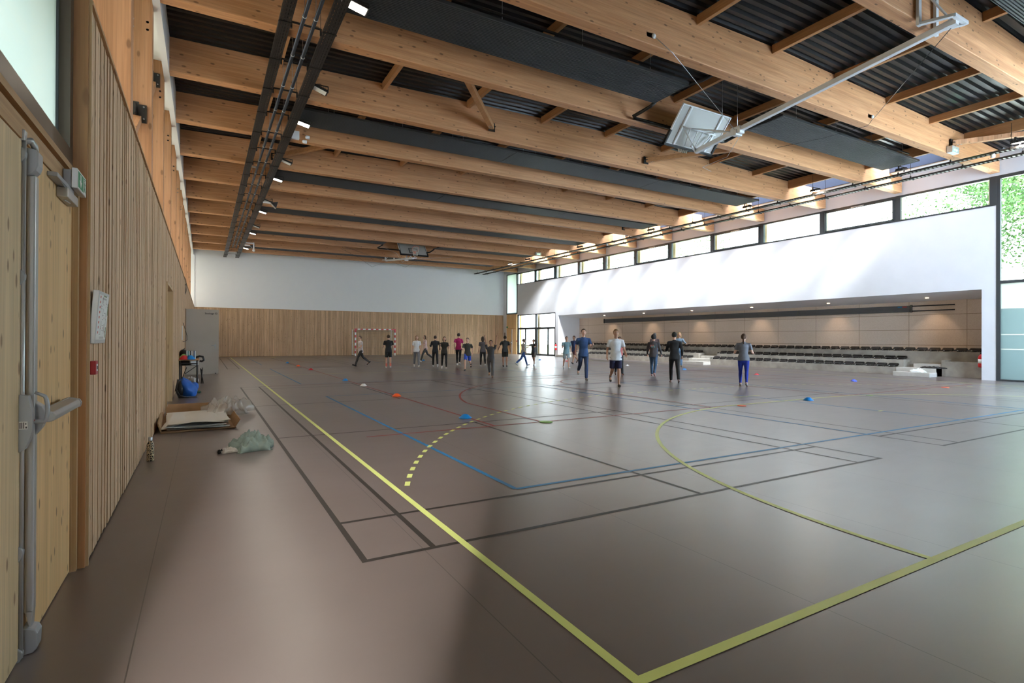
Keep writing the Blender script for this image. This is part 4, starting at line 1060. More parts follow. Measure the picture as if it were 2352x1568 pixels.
# radiators on the niche back wall
t = thing('tubular_radiator', 'long dark grey ribbed radiator along the top of the niche wall', 'radiator', (25.58, 11.4, 2.55))
for q, (a, c) in enumerate(((0, 4.9), (4.93, 9.9), (9.93, 14.9), (14.93, 19.8))):
    b_ = MB()
    for k in range(4): b_.box(-.02, .0, a, c, .005 + k * .068, .062 + k * .068)
    b_.box(0.0, .02, a, c, 0, .27); b_.build('radiator_section', mat('radiator_grey', (.075, .075, .078), .45), t, .004)
MB().box(-.04, .03, -.08, -.02, -.02, .29).box(-.04, .03, 19.82, 19.88, -.02, .29).build('manifold', M_black, t)
for zz in (.04, .24): MB().tube([(0, -.08, zz), (0, -1.55, zz)], .022, 8).build('supply_pipe', M_black, t)
MB().box(-.0215, -.021, .10, .45, .20, .235).build('label_red', M_red, t); MB().box(-.0217, -.0212, .28, .45, .20, .235).build('label_blue', M_lb, t)
# clothes on the near steps
o_ = heap('black_jacket', 24, .40, .75, .10, M_black, 41); o_.location = (24.15, 10.0, .31); tag(o_, 'black jacket thrown on the near aisle step', 'jacket')
o_ = heap('white_towel', 22, .26, .5, .16, M_paper, 43); o_.location = (23.6, 10.25, .165); tag(o_, 'crumpled white towel on the near loose concrete step', 'towel')
# extinguishers
def extinguisher(x, y, z, lab, col=M_extr, rz=0):
    t = thing('fire_extinguisher', lab, 'fire extinguisher', (x, y, z), rz, 'red fire extinguishers in the hall')
    MB().lathe([(.06, 0), (.078, .02), (.08, .05), (.08, .36), (.06, .42), (.03, .45), (.02, .47)], (0, 0, 0), 18).build('cylinder', col, t)
    MB().box(-.02, .02, -.02, .08, .47, .53).bar((0, 0, .53), (0, .12, .57), .02, .02).build('valve_head', M_black, t)
    MB().tube([(0, .05, .49), (.02, .12, .47), (.03, .12, .30), (.02, .09, .12)], .010, 6).build('hose', M_black, t)
    MB().lathe([(.0808, .15), (.0808, .30)], (0, 0, 0), 18).build('label_band', M_paper, t)
    MB().box(.07, .11, -.02, .02, .1, .4).build('wall_bracket', M_black, t)
    return t
extinguisher(23.95, 8.45, .42, 'red fire extinguisher on the niche side of the white pier, right edge', rz=R(-90))
extinguisher(23.55, 34.58, .50, 'red fire extinguisher on the white pier by the glass doors')
extinguisher(23.55, 42.75, .50, 'red fire extinguisher in the far right corner')
t = thing('wall_notice', 'grey notices on the far right white corner', 'sign', (23.65, 42.9, 1.45)); MB().box(-.01, 0, -.14, .14, 0, .45).build('upper_notice', mat('notice_grey', (.35, .30, .30), .6), t); MB().box(-.012, 0, -.06, .06, -.3, -.05).build('red_notice', M_signw, t); MB().box(-.0125, -.0121, -.05, .05, -.2, -.12).build('red_mark', M_red, t)
o_ = tag(MB().box(-.05, 0, -.10, .10, 0, .12).build('exit_light', M_green), 'green exit light above the far corner door', 'exit sign'); o_.location = (23.58, 42.3, 2.32)
o_ = tag(MB().box(-.03, 0, -.05, .05, 0, .10).build('door_button', M_red), 'small red call point between corner door and glass doors', 'alarm button'); o_.location = (23.66, 40.73, 1.1)

# ================================================================== HANDBALL GOAL
t = thing('handball_goal', 'red and white striped handball goal with net at the far wall', 'goal', (CX, Y0 + 40.0, 0))
gy = -.04
bars = [('left_post', (-1.54, 0), 'v'), ('right_post', (1.54, 0), 'v'), ('crossbar', None, 'h')]
for nm, p_, k in bars:
    b_ = MB(); L = 2.08 if k == 'v' else 3.16; s = 0; idx = 0
    while s < L - .001:
        e = min(s + .2, L)
        if k == 'v':
            top = s >= L - .29
            m_ = (0 if idx % 2 == 0 else 1)
            b_.box(p_[0] - .04, p_[0] + .04, gy, gy + .08, s, e, m_)
        else:
            b_.box(-1.58 + s, -1.58 + e, gy, gy + .08, 2.0, 2.08, 1 if (idx == 0 or e >= L - .001) else (idx + 1) % 2)
        s = e; idx += 1
    b_.build(nm, [M_whitest, M_redp], t)
for sx in (-1.54, 1.54):
    MB().box(sx - .055, sx + .055, gy - .004, gy + .084, 1.80, 2.09).build('corner_joint', M_redp, t)
    MB().tube([(sx, .04, 2.04), (sx - .0, 1.0, 2.02)], .018, 8).tube([(sx, .04, .10), (sx, 1.0, .10)], .018, 8).build('side_arm', M_whitest, t)
    MB().tube([(sx, 1.0, .03), (sx, 1.0, 2.04)], .022, 8).build('rear_post', M_whitest, t)
    MB().lathe([(.05, 0), (.05, .04)], (sx, 1.0, 0.0), 10).build('rear_foot', M_black, t)
def net(parent, quads, step, m, r=.003, name='net'):
    b_ = MB()
    for (A, B_, C_, D_) in quads:
        A, B_, C_, D_ = map(V3, (A, B_, C_, D_)); nu = max(1, int((B_ - A).length / step)); nv = max(1, int((D_ - A).length / step))
        for i in range(nu + 1):
            p, q = A.lerp(B_, i / nu), D_.lerp(C_, i / nu); b_.bar(p, q, r, r)
        for j in range(nv + 1):
            p, q = A.lerp(D_, j / nv), B_.lerp(C_, j / nv); b_.bar(p, q, r, r)
    return b_.build(name, m, parent)
net(t, [((-1.5, .9, 1.85), (1.5, .9, 1.85), (1.5, .95, .02), (-1.5, .95, .02)), ((-1.52, .06, 1.95), (-1.52, .9, 1.85), (-1.52, .95, .02), (-1.52, .06, .02)), ((1.52, .06, 1.95), (1.52, .9, 1.85), (1.52, .95, .02), (1.52, .06, .02)), ((-1.5, .05, 1.98), (1.5, .05, 1.98), (1.5, .9, 1.85), (-1.5, .9, 1.85))], .12, M_netdk, .006)
MB().tube([(-1.5, .9, 1.9), (-.8, .9, 1.78), (0, .9, 1.73), (.8, .9, 1.78), (1.5, .9, 1.95)], .010, 6).build('net_rope', M_netdk, t)

# ================================================================== BASKETBALL BACKBOARDS
def bball(mirror, lab):
    y_of = (lambda y: y) if not mirror else (lambda y: 43.28 - y)
    s = 1 if not mirror else -1
    t = thing('basketball_backboard', lab, 'basketball hoop', (11.52, y_of(4.50), 7.03), 0 if not mirror else math.pi, 'ceiling-mounted folding basketball backboards')
    # local: +y = away from beam towards court, origin at the pivot
    def yz(y, z): return (y - 4.50, z - 7.03)
    L0 = V3((0, 0, 0)); L1 = V3((0, *yz(10.25, 6.46)))
    # mount frame on beam (beam face at y=+.32)
    b_ = MB()
    for xx in (-.46, .18): MB().box(xx - .05, xx + .05, .27, .32, -.03, .75).build('mounting_upright', M_whitest, t, .004)
    b_ = MB()
    for xx in (-.46, .02): b_.bar((xx, .30, 0), (xx + .25, -.12, .02), .08, .05)
    b_.bar((-.2, -.12, .03), (.30, -.12, .03), .07, .06); b_.bar((-.44, .3, .7), (.1, .0, .05), .03, .03); b_.build('bracket_frame', M_whitest, t, .004)
    MB().box(-.06, .06, -.10, .08, -.06, .03).build('pivot_block', M_whitest, t, .006)
    MB().bar(L0, L1, .11, .11).build('swing_arm', M_whitest, t, .01)
    hub = V3((0, *yz(8.93, 6.58)))
    MB().box(-.09, .09, hub.y - .14, hub.y + .14, hub.z - .09, hub.z + .09).box(-.12, .12, hub.y - .05, hub.y + .05, hub.z - .12, hub.z + .02).build('hub_clamp', M_whitest, t, .01)
    # board frame axes
    a = R(40); U_ = V3((0, -math.sin(a), math.cos(a))); N_ = V3((0, math.cos(a), math.sin(a)))
    c0 = V3((0, *yz(10.18, 7.03)))
    M_ = Matrix(((1, 0, 0, c0.x), (0, N_.y, U_.y, c0.y), (0, N_.z, U_.z, c0.z), (0, 0, 0, 1)))   # local board: x width, y normal, z up
    MB().box(-.90, .90, -.01, .01, -.525, .525).xf(M_).build('board_panel', mat('board_laminate', (.46, .45, .42), .5), t)
    b_ = MB()
    for zz in (-.52, .50): b_.box(-.91, .91, -.035, .012, zz, zz + .025)
    for xx in (-.91, .885): b_.box(xx, xx + .025, -.035, .012, -.52, .52)
    for xx in (-.62, .56): b_.box(xx, xx + .06, -.055, -.012, -.5, .5)
    b_.xf(M_).build('rear_frame', M_whitest, t, .003)
    b_ = MB().box(-.93, .93, -.05, .035, -.575, -.50).box(-.93, -.87, -.05, .035, -.575, -.16).box(.87, .93, -.05, .035, -.575, -.16)
    b_.xf(M_).build('edge_padding', M_black, t, .01)
    b_ = MB()
    z0, w2, h2, th = -.375, .295, .45, .05
    b_.box(-w2, w2, .0105, .0125, z0, z0 + th).box(-w2, w2, .0105, .0125, z0 + h2 - th, z0 + h2).box(-w2, -w2 + th, .0105, .0125, z0 + th, z0 + h2 - th).box(w2 - th, w2, .0105, .0125, z0 + th, z0 + h2 - th)
    for zz in (-.50, .475): b_.box(-.88, .88, .0105, .0125, zz, zz + .03)
    for xx in (-.88, .85): b_.box(xx, xx + .03, .0105, .0125, -.47, .475)
    b_.xf(M_).build('board_marking', M_text, t)
    rim = MB(); pts = [(.225 * math.cos(q / 24 * 2 * math.pi), .38 + .225 * math.sin(q / 24 * 2 * math.pi), -.37) for q in range(24)]
    rim.tube([M_ @ V3(p) for p in pts], .009, 8, closed=True).build('rim', M_cone['orange'], t)
    MB().box(-.09, .09, .012, .16, -.40, -.36).xf(M_).build('rim_plate', M_cone['orange'], t)
    # net hangs straight down from the rim
    nt = MB(); cr = M_ @ V3((0, .38, -.37)); K = 12
    def ringpt(k, lev):
        f_ = lev / 5; rr = .225 * (1 - .45 * f_)
        p = M_ @ V3((rr * math.cos(2 * math.pi * (k + .5 * (lev % 2)) / K), .38 + rr * math.sin(2 * math.pi * (k + .5 * (lev % 2)) / K), -.37))
        return V3((p.x, cr.y + (p.y - cr.y) * 1.0, cr.z + (p.z - cr.z) * (1 - f_ * .5) - .42 * f_))
    for lev in range(5):
        for k in range(K):
            p = ringpt(k, lev); nt.bar(p, ringpt(k if lev % 2 == 0 else k, lev + 1), .008, .008); nt.bar(p, ringpt(k - 1 if lev % 2 == 0 else k + 1, lev + 1), .008, .008)
    nt.build('hoop_net', M_net, t)
    # support trusses behind board
    b_ = MB(); end = L1
    for (px_, pz_) in ((-.50, .02), (.50, .02)): b_.tube([end + V3((0, -.05, 0)), M_ @ V3((px_, -.07, pz_ - .1))], .018, 8)
    b_.tube([M_ @ V3((-.62, -.08, .0)), M_ @ V3((.62, -.08, .0))], .022, 8)
    for xx in (-.25, -.04, .10, .3): b_.tube([M_ @ V3((xx * 1.4, -.08, 0)), M_ @ V3((xx, -.10, -.45))], .014, 8)
    b_.tube([hub, M_ @ V3((.3, -.08, .0))], .02, 8).tube([hub + V3((-.05, .1, 0)), M_ @ V3((-.3, -.08, 0))], .02, 8)
    b_.bar(end + V3((-.30, -.12, .06)), end, .03, .05)
    b_.build('support_struts', M_whitest, t)
    # chains and cables
    MB().tube([hub + V3((.0, 0, .08)), hub + V3((.0, 0, .45)), hub + V3((0, 0, 1.28))], [.012, .005, .004], 6).build('suspension_chain', M_galv, t)
    MB().tube([hub + V3((-.25, .25, .25)), hub + V3((-.25, .25, 1.30))], .004, 6).build('suspension_cable', M_galv, t)
    an1, an2 = V3((-3.95, *yz(7.82, 7.30))), V3((3.95, *yz(7.82, 7.35)))
    MB().tube([hub + V3((-.08, 0, 0)), an1 + V3((.50, -.06, -.22)), an1 + V3((.02, -.05, -.02))], .006, 6).build('guy_cable', M_galv, t)
    MB().tube([V3((.05, .0, -.05)), an2 + V3((0, -.08, -.05))], .007, 6).build('pull_rope', M_black, t)
    MB().tube([an2 + V3((0, -.06, -.05)), an2 + V3((-.15, .0, -.26)), an2 + V3((-.6, .9, -.38)), an2 + V3((-1.2, 1.9, -.45))], .006, 6).build('pull_rope', M_black, t)
    MB().tube([hub + V3((.1, 0, -.1)), hub + V3((.5, .7, -.35)), hub + V3((1.4, 2.3, -.05)), hub + V3((2.6, 3.0, .2))], .006, 6).build('safety_line', M_galv, t)
    if mirror: MB().tube([V3((0, .5, -.1)), V3((-1, 1.2, -.55)), V3((-2.1, 2.5, .1))], .006, 6).tube([V3((0, .5, -.1)), V3((1.4, 1.2, -.7)), V3((2.6, 2.4, -.3)), V3((3.9, 3.0, .1))], .006, 6).build('slack_rope', M_black, t)
    for an in (an1, an2): MB().box(an.x - .14, an.x + .06, an.y - .0, an.y + .04, an.z - .03, an.z + .06).ell((an.x + .02, an.y - .03, an.z), (.05, .03, .05)).build('pulley_anchor', M_whitest, t)
bball(False, 'white folding basketball backboard seen from behind under the near beams')
bball(True, 'far folded basketball backboard, face and rim towards the camera')

# ================================================================== OUTSIDE
M_grass = noisy('grass', (.085, .12, .05), (.12, .15, .07), 2, .9)
struct(MB().box(-40, 90, -40, 110, -.4, -.16).build('ground', M_grass), 'lawn outside')
struct(MB().box(-8, -1.0, -3, 46, -.2, -.14).build('paving', mat('paving_grey', (.36, .35, .33), .8)), 'grey paving along the left side of the hall')
struct(MB().box(23.95, 34, -6, 8.0, -.2, -.10).build('terrace', mat('terrace_grey', (.42, .42, .43), .8)), 'pale terrace outside the near glazing')
struct(MB().box(23.95, 27, 34.7, 43, -.2, -.02).build('path', M_conclt), 'pale paving outside the glass doors')
o_ = tag(MB().box(0, 7, 0, 14, 0, 4.0).box(-.1, 7.1, -.1, 14.1, 4.0, 4.15).build('annex_building', M_white), 'white flat-roofed building seen through the near right glazing', 'building'); o_.location = (26.2, 8.9, -.16)
for i in range(12):
    yy = 7.95 + 2.98 * i + .12
    z0 = 3.52 if yy < 34.3 else -.15
    o_ = MB().box(0, .16, 0, .24, 0, 7.5 - z0).build('outdoor_post', M_doorlt, None, .006); o_.location = (24.15, yy, z0)
    tag(o_, 'pale timber post outside the clerestory, %s counted from the camera end' % nth(i + 1), 'post', 'pale outdoor posts behind the clerestory')
struct(MB().box(23.9, 25.3, YN, 43.4, 7.30, 7.40).build('canopy', mat('canopy_soffit', (.78, .81, .75), .7)), 'pale canopy soffit outside the clerestory')
struct(MB().box(23.9, 26.0, 8.1, 34.65, 3.35, 3.50).build('niche_roof', M_conclt), 'flat roof over the niche')
struct(MB().box(26.0, 26.1, 8.1, 34.65, 0, 3.5).build('wall_outer', M_white), 'outer wall of the niche')
lm = mat('leaf', (.09, .22, .04), .6); n, l, b = nodes(lm)
oi = n.new('ShaderNodeObjectInfo'); ge = n.new('ShaderNodeNewGeometry'); rp = ramp(n, [(0, (.025, .07, .015)), (.5, (.05, .13, .025)), (1, (.10, .20, .05))]); l.new(ge.outputs['Random Per Island'], rp.inputs[0]); l.new(rp.outputs[0], b.inputs['Base Color'])
M_bark = noisy('bark', (.12, .09, .06), (.18, .14, .10), 6, .9)
def tree(x, y, h, r_, seed, lab, nleaf=2600):
    nleaf = int(nleaf * 2.6)
    rnd = np.random.RandomState(seed)
    t = thing('leafy_tree', lab, 'tree', (x, y, -.16), 0, 'trees outside')
    b_ = MB().tube([(0, 0, 0), (.1, 0, h * .35), (0, .1, h * .75)], [.22, .16, .05], 8)
    for q in range(7):
        a = rnd.rand() * 6.28; z = h * (.3 + .08 * q); b_.tube([(0.05, 0, z), (math.cos(a) * r_ * .45, math.sin(a) * r_ * .45, z + h * .12)], [.07, .02], 5)
    b_.build('trunk', M_bark, t)
    cl = []
    for q in range(16):
        a, e = rnd.rand() * 6.28, rnd.rand(); rr = r_ * (.25 + .55 * rnd.rand()); cl.append((math.cos(a) * rr, math.sin(a) * rr, h * (.38 + .5 * e), r_ * (.28 + .25 * rnd.rand())))
    b_ = MB(); vs = []; fs = []
    for q in range(nleaf):
        c = cl[rnd.randint(16)]; d = rnd.normal(size=3); d /= np.linalg.norm(d); rr = c[3] * rnd.rand() ** .35
        p = np.array(c[:3]) + d * rr
        u_ = rnd.normal(size=3); u_ /= np.linalg.norm(u_); v_ = np.cross(u_, d); v_ /= (np.linalg.norm(v_) + 1e-9); s_ = .05 + .07 * rnd.rand()
        k = len(vs); vs += [tuple(p - u_ * s_), tuple(p + v_ * s_ * .6), tuple(p + u_ * s_), tuple(p - v_ * s_ * .6)]; fs.append((k, k + 1, k + 2, k + 3))
    b_.add(vs, fs); me = bpy.data.meshes.new('foliage'); me.from_pydata(vs, [], fs); me.materials.append(lm); o_ = bpy.data.objects.new('foliage', me); COL.objects.link(o_); o_.parent = t
tree(45, 50, 15, 5.0, 1, 'broad green tree seen through the seventh clerestory window')
tree(46, 41, 15.5, 4.6, 2, 'green tree seen through the fifth clerestory window')
tree(40.5, 15.6, 12.0, 3.6, 3, 'thin tree seen through the first clerestory window', 1500)
tree(38, 11.0, 13.5, 4.2, 4, 'large green tree behind the near right glazing, left one', 5200)
tree(36, 6.0, 14, 4.5, 5, 'large green tree behind the near right glazing, right one', 5200)
tree(33, 0.5, 12, 4.2, 6, 'green tree outside beyond the right edge of the frame', 2000)

# ================================================================== PEOPLE
SKIN = {'fair': mat('skin_fair', (.62, .36, .26), .55), 'tan': mat('skin_tan', (.42, .22, .14), .55), 'brown': mat('skin_brown', (.20, .10, .06), .55)}
EYEW = mat('eye_white', (.75, .75, .75), .3); EYEB = mat('eye_dark', (.03, .02, .015), .2); LIP = mat('lips', (.36, .12, .10), .5); BROW = mat('brow', (.05, .03, .02), .8)
_cm = {}
def cloth(c):
    if c not in _cm: _cm[c] = noisy('cloth', tuple(v * .88 for v in c), c, 14, .85)
    return _cm[c]


def rotx(v, a):     # rotate (y,z) so that positive a swings a hanging limb forward (+y)
    c, s_ = math.cos(a), math.sin(a)
    return V3((v.x, v.y * c - v.z * s_, v.y * s_ + v.z * c))


def cap(b_, pts, rad, n=12, e0=1, e1=1):
    """closed capsule-like tube with rounded ends"""
    pts = [V3(p) for p in pts]; rad = [(r, r) if not isinstance(r, tuple) else r for r in rad]
    d0 = (pts[0] - pts[1]).normalized(); d1 = (pts[-1] - pts[-2]).normalized()
    P_, R_ = [], []
    for f_, g in ((.95, .30), (.65, .75)) if e0 else (): P_.append(pts[0] + d0 * max(rad[0]) * f_ * .8); R_.append((rad[0][0] * g, rad[0][1] * g))
    P_ += pts; R_ += rad
    for f_, g in ((.65, .75), (.95, .30)) if e1 else (): P_.append(pts[-1] + d1 * max(rad[-1]) * f_ * .8); R_.append((rad[-1][0] * g, rad[-1][1] * g))
    b_.tube(P_, R_, n)


def remeshed(b_, name, m, parent, vox, smooth=2):
    me = b_.mesh('tmp', m); o_ = bpy.data.objects.new('tmp', me); COL.objects.link(o_)
    r_ = o_.modifiers.new('r', 'REMESH'); r_.mode = 'VOXEL'; r_.voxel_size = vox; r_.use_smooth_shade = True
    if smooth:
        q = o_.modifiers.new('s', 'SMOOTH'); q.factor = .5; q.iterations = smooth
    bpy.context.view_layer.update()
    nm = bpy.data.meshes.new_from_object(o_.evaluated_get(bpy.context.evaluated_depsgraph_get()))
    bpy.data.objects.remove(o_); nm.materials.clear(); nm.materials.append(m)
    k = bpy.data.objects.new(name, nm); COL.objects.link(k); k.parent = parent
    return k


def person(x, y, rz, H, lab, skin='fair', hair=(.05, .03, .02), hairlen='short', top=(.6, .6, .6), bottom=(.05, .05, .06), sleeve='short', legwear='long', shoes=(.7, .7, .7),
           legs=((.35, .5), (-.3, .7)), arms=((.5, .15, 1.3), (-.5, .15, 1.2)), lean=.06, female=False, head_pitch=0, head_yaw=0, socks=None, logo=None, capc=None, build=1.0):
    """facing +Y in local space; legs: (thigh forward angle, knee flex) L,R ; arms: (forward swing, abduction, elbow flex)"""
    k = H / 1.75
    t = thing('person', lab, 'person', (x, y, 0), rz)
    S = SKIN[skin]
    sh, hp = (.168 if female else .190) * k * build, .088 * k
    pel = V3((0, 0, 0))
    def tor(p): return rotx(V3(p) * k, -lean)                 # torso frame (lean forward)
    neck = tor((0, 0, .53)); chest = tor((0, .0, .36)); waist = tor((0, 0, .17))
    body, shirt, pants, shoe, hairm = MB(), MB(), MB(), MB(), MB()
    # torso
    tr = [(.150, .100), (.140, .098), (.125, .090), (.145, .100), (.165, .105), (.150, .09), (.07, .06)]
    if female: tr = [(.155, .105), (.148, .10), (.112, .084), (.128, .098), (.148, .108), (.135, .085), (.06, .055)]
    tp = [tor((0, 0, -.04)), tor((0, 0, .04)), tor((0, 0, .17)), tor((0, .005, .29)), tor((0, .0, .39)), tor((0, -.005, .46)), tor((0, -.005, .52))]
    rr = [(a * k * build, c * k * build) for a, c in tr]
    cap(body, tp, rr, 16)
    cap(shirt, [tor((0, 0, -.13 if not female else -.09))] + tp[1:], [(rr[0][0] + (.046 if legwear == 'shorts' else .032) * k, rr[0][1] + .040 * k), (rr[1][0] + (.034 if legwear == 'shorts' else .024) * k, rr[1][1] + .028 * k)] + [(a + .017 * k, c + .020 * k) for a, c in rr[2:-1]] + [(.075 * k, .065 * k)], 18, 0, 1)
    cap(pants, [tor((0, 0, -.06)), tor((0, 0, .03)), tor((0, 0, .09))], [(rr[0][0] + .004, rr[0][1] + .004), (rr[1][0] + .006, rr[1][1] + .006), (rr[2][0] + .010, rr[2][1] + .010)], 16)
    # neck + head
    hb = tor((0, .012, .62)); hc = neck + rotx(V3((0, .02, .175)) * k, -lean * .3 - head_pitch * .5)
    cap(body, [neck - V3((0, 0, .03 * k)), hc - V3((0, .012 * k, .07 * k))], [.055 * k, .050 * k], 12)
    HR = Matrix.Rotation(head_yaw, 3, 'Z') @ Matrix.Rotation(-head_pitch, 3, 'X')
    def hd(p): return hc + HR @ (V3(p) * k)
    body.ell(hc, (.076 * k, .092 * k, .112 * k), rot=HR, nu=16, nv=12)
    body.ell(hd((0, .022, -.055)), (.058 * k, .066 * k, .062 * k), rot=HR)
    body.ell(hd((0, .098, -.018)), (.013 * k, .020 * k, .026 * k), rot=HR)
    for sx in (-1, 1): body.ell(hd((sx * .078, .0, -.01)), (.012 * k, .020 * k, .032 * k), rot=HR)
    # legs
    feet_min = 0; jl = []
    for sx, (th, kn) in zip((-1, 1), legs):
        hip = V3((sx * hp, 0, -.03 * k)); knee = hip + rotx(V3((sx * .01, 0, -.42)) * k, th); ank = knee + rotx(V3((0, 0, -.42)) * k, th - kn)
        fa = th - kn; 
        foot_a = max(-1.0, min(.35, fa * .75 + (.12 if kn < .35 else 0)))
        toe = ank + rotx(V3((sx * .015, .17, -.055)) * k, foot_a); heel = ank + rotx(V3((0, -.055, -.055)) * k, foot_a)
        jl.append((hip, knee, ank, toe, heel, foot_a))
    low = min(min(j[3].z, j[4].z) for j in jl) - .028 * k
    root_z = -low
    t_off = V3((0, 0, root_z))
    for (hip, knee, ank, toe, heel, fa), sx in zip(jl, (-1, 1)):
        mid = hip.lerp(knee, .5); calf = knee.lerp(ank, .32) + V3((0, -.008 * k, 0))
        cap(body, [hip, mid, knee, calf, knee.lerp(ank, .7), ank], [.080 * k * build, .070 * k * build, .052 * k, .054 * k, .038 * k, .034 * k], 12)
        cap(body, [heel + V3((0, 0, .012)), ank.lerp(toe, .5) + V3((0, 0, -.01 * k)), toe], [.03 * k, (.036 * k, .028 * k), (.034 * k, .018 * k)], 10)
        if legwear == 'long': cap(pants, [hip, mid, knee, calf, knee.lerp(ank, .75), ank + (knee - ank) * .06], [.096 * k * build, .083 * k * build, .064 * k, .065 * k, .056 * k, .053 * k], 12)
        elif legwear == 'tight': cap(pants, [hip, mid, knee, calf, knee.lerp(ank, .7), ank + (knee - ank) * .08], [.094 * k * build, .079 * k * build, .060 * k, .062 * k, .046 * k, .041 * k], 12)
        else: cap(pants, [hip, hip.lerp(knee, .4), hip.lerp(knee, .84)], [.098 * k * build, .094 * k, .088 * k], 12, 1, 0)
        cap(shoe, [heel + V3((0, 0, .010 * k)), heel.lerp(toe, .5) + V3((0, 0, .012 * k)), toe + V3((0, 0, .0))], [(.040 * k, .038 * k), (.043 * k, .036 * k), (.042 * k, .026 * k)], 12)
        cap(shoe, [ank - V3((0, 0, .02 * k)), heel.lerp(toe, .25) + V3((0, 0, .02 * k))], [.044 * k, .042 * k], 10)
        if socks:
            so = MB(); cap(so, [ank.lerp(knee, .02), ank.lerp(knee, .34)], [.044 * k, .052 * k], 10); so.v = [tuple(V3(v) + t_off) for v in so.v]; so.build('sock', cloth(socks), t)
    # arms
    for sx, (sw, ab, el) in zip((-1, 1), arms):
        shd = tor((sx * sh / k, -.005, .455))
        def arm_dir(a, L, ab_=ab): 
            v = V3((sx * math.sin(ab_) * L, 0, -math.cos(ab_) * L)) * k
            return rotx(v, a)
        elb = shd + arm_dir(sw - lean, .285); wri = elb + arm_dir(sw + el - lean, .245, ab * (.4 if el > .5 else 1))
        cap(body, [tor((sx * .10, -.005, .45)), shd, shd.lerp(elb, .5), elb, elb.lerp(wri, .35), wri], [.052 * k, .050 * k * build, .041 * k * build, .034 * k, .033 * k, .024 * k], 12)
        if sleeve == 'long': cap(shirt, [tor((sx * .10, -.005, .45)), shd, shd.lerp(elb, .5), elb, elb.lerp(wri, .4), wri.lerp(elb, .05)], [.072 * k, .066 * k, .058 * k, .049 * k, .046 * k, .037 * k], 12)
        elif sleeve == 'short': cap(shirt, [tor((sx * .10, -.005, .45)), shd, shd.lerp(elb, .45), shd.lerp(elb, .66)], [.072 * k, .067 * k, .062 * k, .060 * k], 12, 1, 0)
        else: cap(shirt, [tor((sx * .09, -.005, .45)), shd.lerp(neck, .1)], [.066 * k, .058 * k], 12)
        # hand: palm, four fingers, thumb
        d = (wri - elb).normalized(); side = V3((0, 1, 0)) if abs(d.y) < .8 else V3((0, 0, 1)); side = (side - d * side.dot(d)).normalized(); nrm = d.cross(side)
        pc = wri + d * .048 * k
        cap(body, [wri, pc, wri + d * .085 * k], [(.022 * k, .026 * k), (.030 * k, .018 * k), (.030 * k, .015 * k)], 10)
        for q in range(4):
            o_ = side * (.033 - q * .022) * k; L = (.066, .076, .071, .056)[q] * k; p0 = wri + d * .082 * k + o_
            curl = nrm * (-sx) * .5
            p1 = p0 + (d + curl * .35).normalized() * L * .45; p2 = p1 + (d + curl * 1.2).normalized() * L * .30; p3 = p2 + (d * .7 + curl * 2).normalized() * L * .25
            cap(body, [p0, p1, p2, p3], [.0105 * k, .0100 * k, .0095 * k, .0085 * k], 6)
        th0 = wri + d * .022 * k + side * .026 * k; th1 = th0 + (d * .6 + side).normalized() * .032 * k; th2 = th1 + (d + side * .4).normalized() * .03 * k
        cap(body, [th0, th1, th2], [.013 * k, .0115 * k, .0095 * k], 6)
    # hair
    hm = MB()
    hm.ell(hd((0, -.014, .022)), (.088 * k, .100 * k, .108 * k), rot=HR, nu=16, nv=12)
    # cut the face opening: keep hair behind a slanted plane
    keepv = []; nv_ = []
    Hi = HR.transposed()
    for v in hm.v:
        p = Hi @ (V3(v) - hc) / k
        if p.y > .025 and p.z < .055: p.y = min(p.y, .018 + max(0, p.z) * .3); p.x *= .92
        if p.z < -.055 and hairlen in ('short', 'bun', 'tail', 'cap'): p.z = -.055 - (p.z + .055) * -.1; p.y = min(p.y, -.02)
        nv_.append(tuple(hc + HR @ (p * k)))
    hm.v = nv_
    if hairlen == 'tail': cap(hm, [hd((0, -.10, .03)), hd((0, -.15, -.02)), hd((0, -.15, -.14)), hd((0, -.12, -.22))], [.028 * k, .032 * k, .026 * k, .012 * k], 10)
    if hairlen == 'long':
        cap(hm, [hd((0, -.05, .03)), hd((0, -.075, -.06)), hd((0, -.075, -.15))], [(.075 * k, .05 * k), (.085 * k, .042 * k), (.075 * k, .028 * k)], 12)
        for sx in (-1, 1): cap(hm, [hd((sx * .07, -.01, .0)), hd((sx * .078, -.01, -.08)), hd((sx * .07, .0, -.14))], [.03 * k, .026 * k, .014 * k], 8)
    if hairlen == 'bun': hm.ell(hd((0, -.09, .075)), (.04 * k, .04 * k, .04 * k))
    if hairlen == 'afro': hm.ell(hd((0, -.02, .03)), (.115 * k, .115 * k, .12 * k), rot=HR)
    def lift(b2): b2.v = [tuple(V3(v) + t_off) for v in b2.v]
    for b2 in (body, shirt, pants, shoe, hm): lift(b2)
    bo = remeshed(body, 'body', S, t, .0095 * k, 1)
    remeshed(shirt, 'shirt', cloth(top), t, .016 * k, 3)
    remeshed(pants, 'trousers' if legwear != 'shorts' else 'shorts', cloth(bottom), t, .016 * k, 2)
    sn = remeshed(shoe, 'shoes', cloth(shoes), t, .013 * k, 1)
    if capc:
        cp = MB().ell(hd((0, -.012, .045)) + t_off, (.094 * k, .104 * k, .085 * k), rot=HR).ell(hd((0, .10, .045)) + t_off, (.06 * k, .06 * k, .008 * k), rot=HR)
        cp.build('cap', cloth(capc), t)
    hair_o = hm.build('hair', cloth(hair), t)
    def hdl(p): return hd(p) + t_off
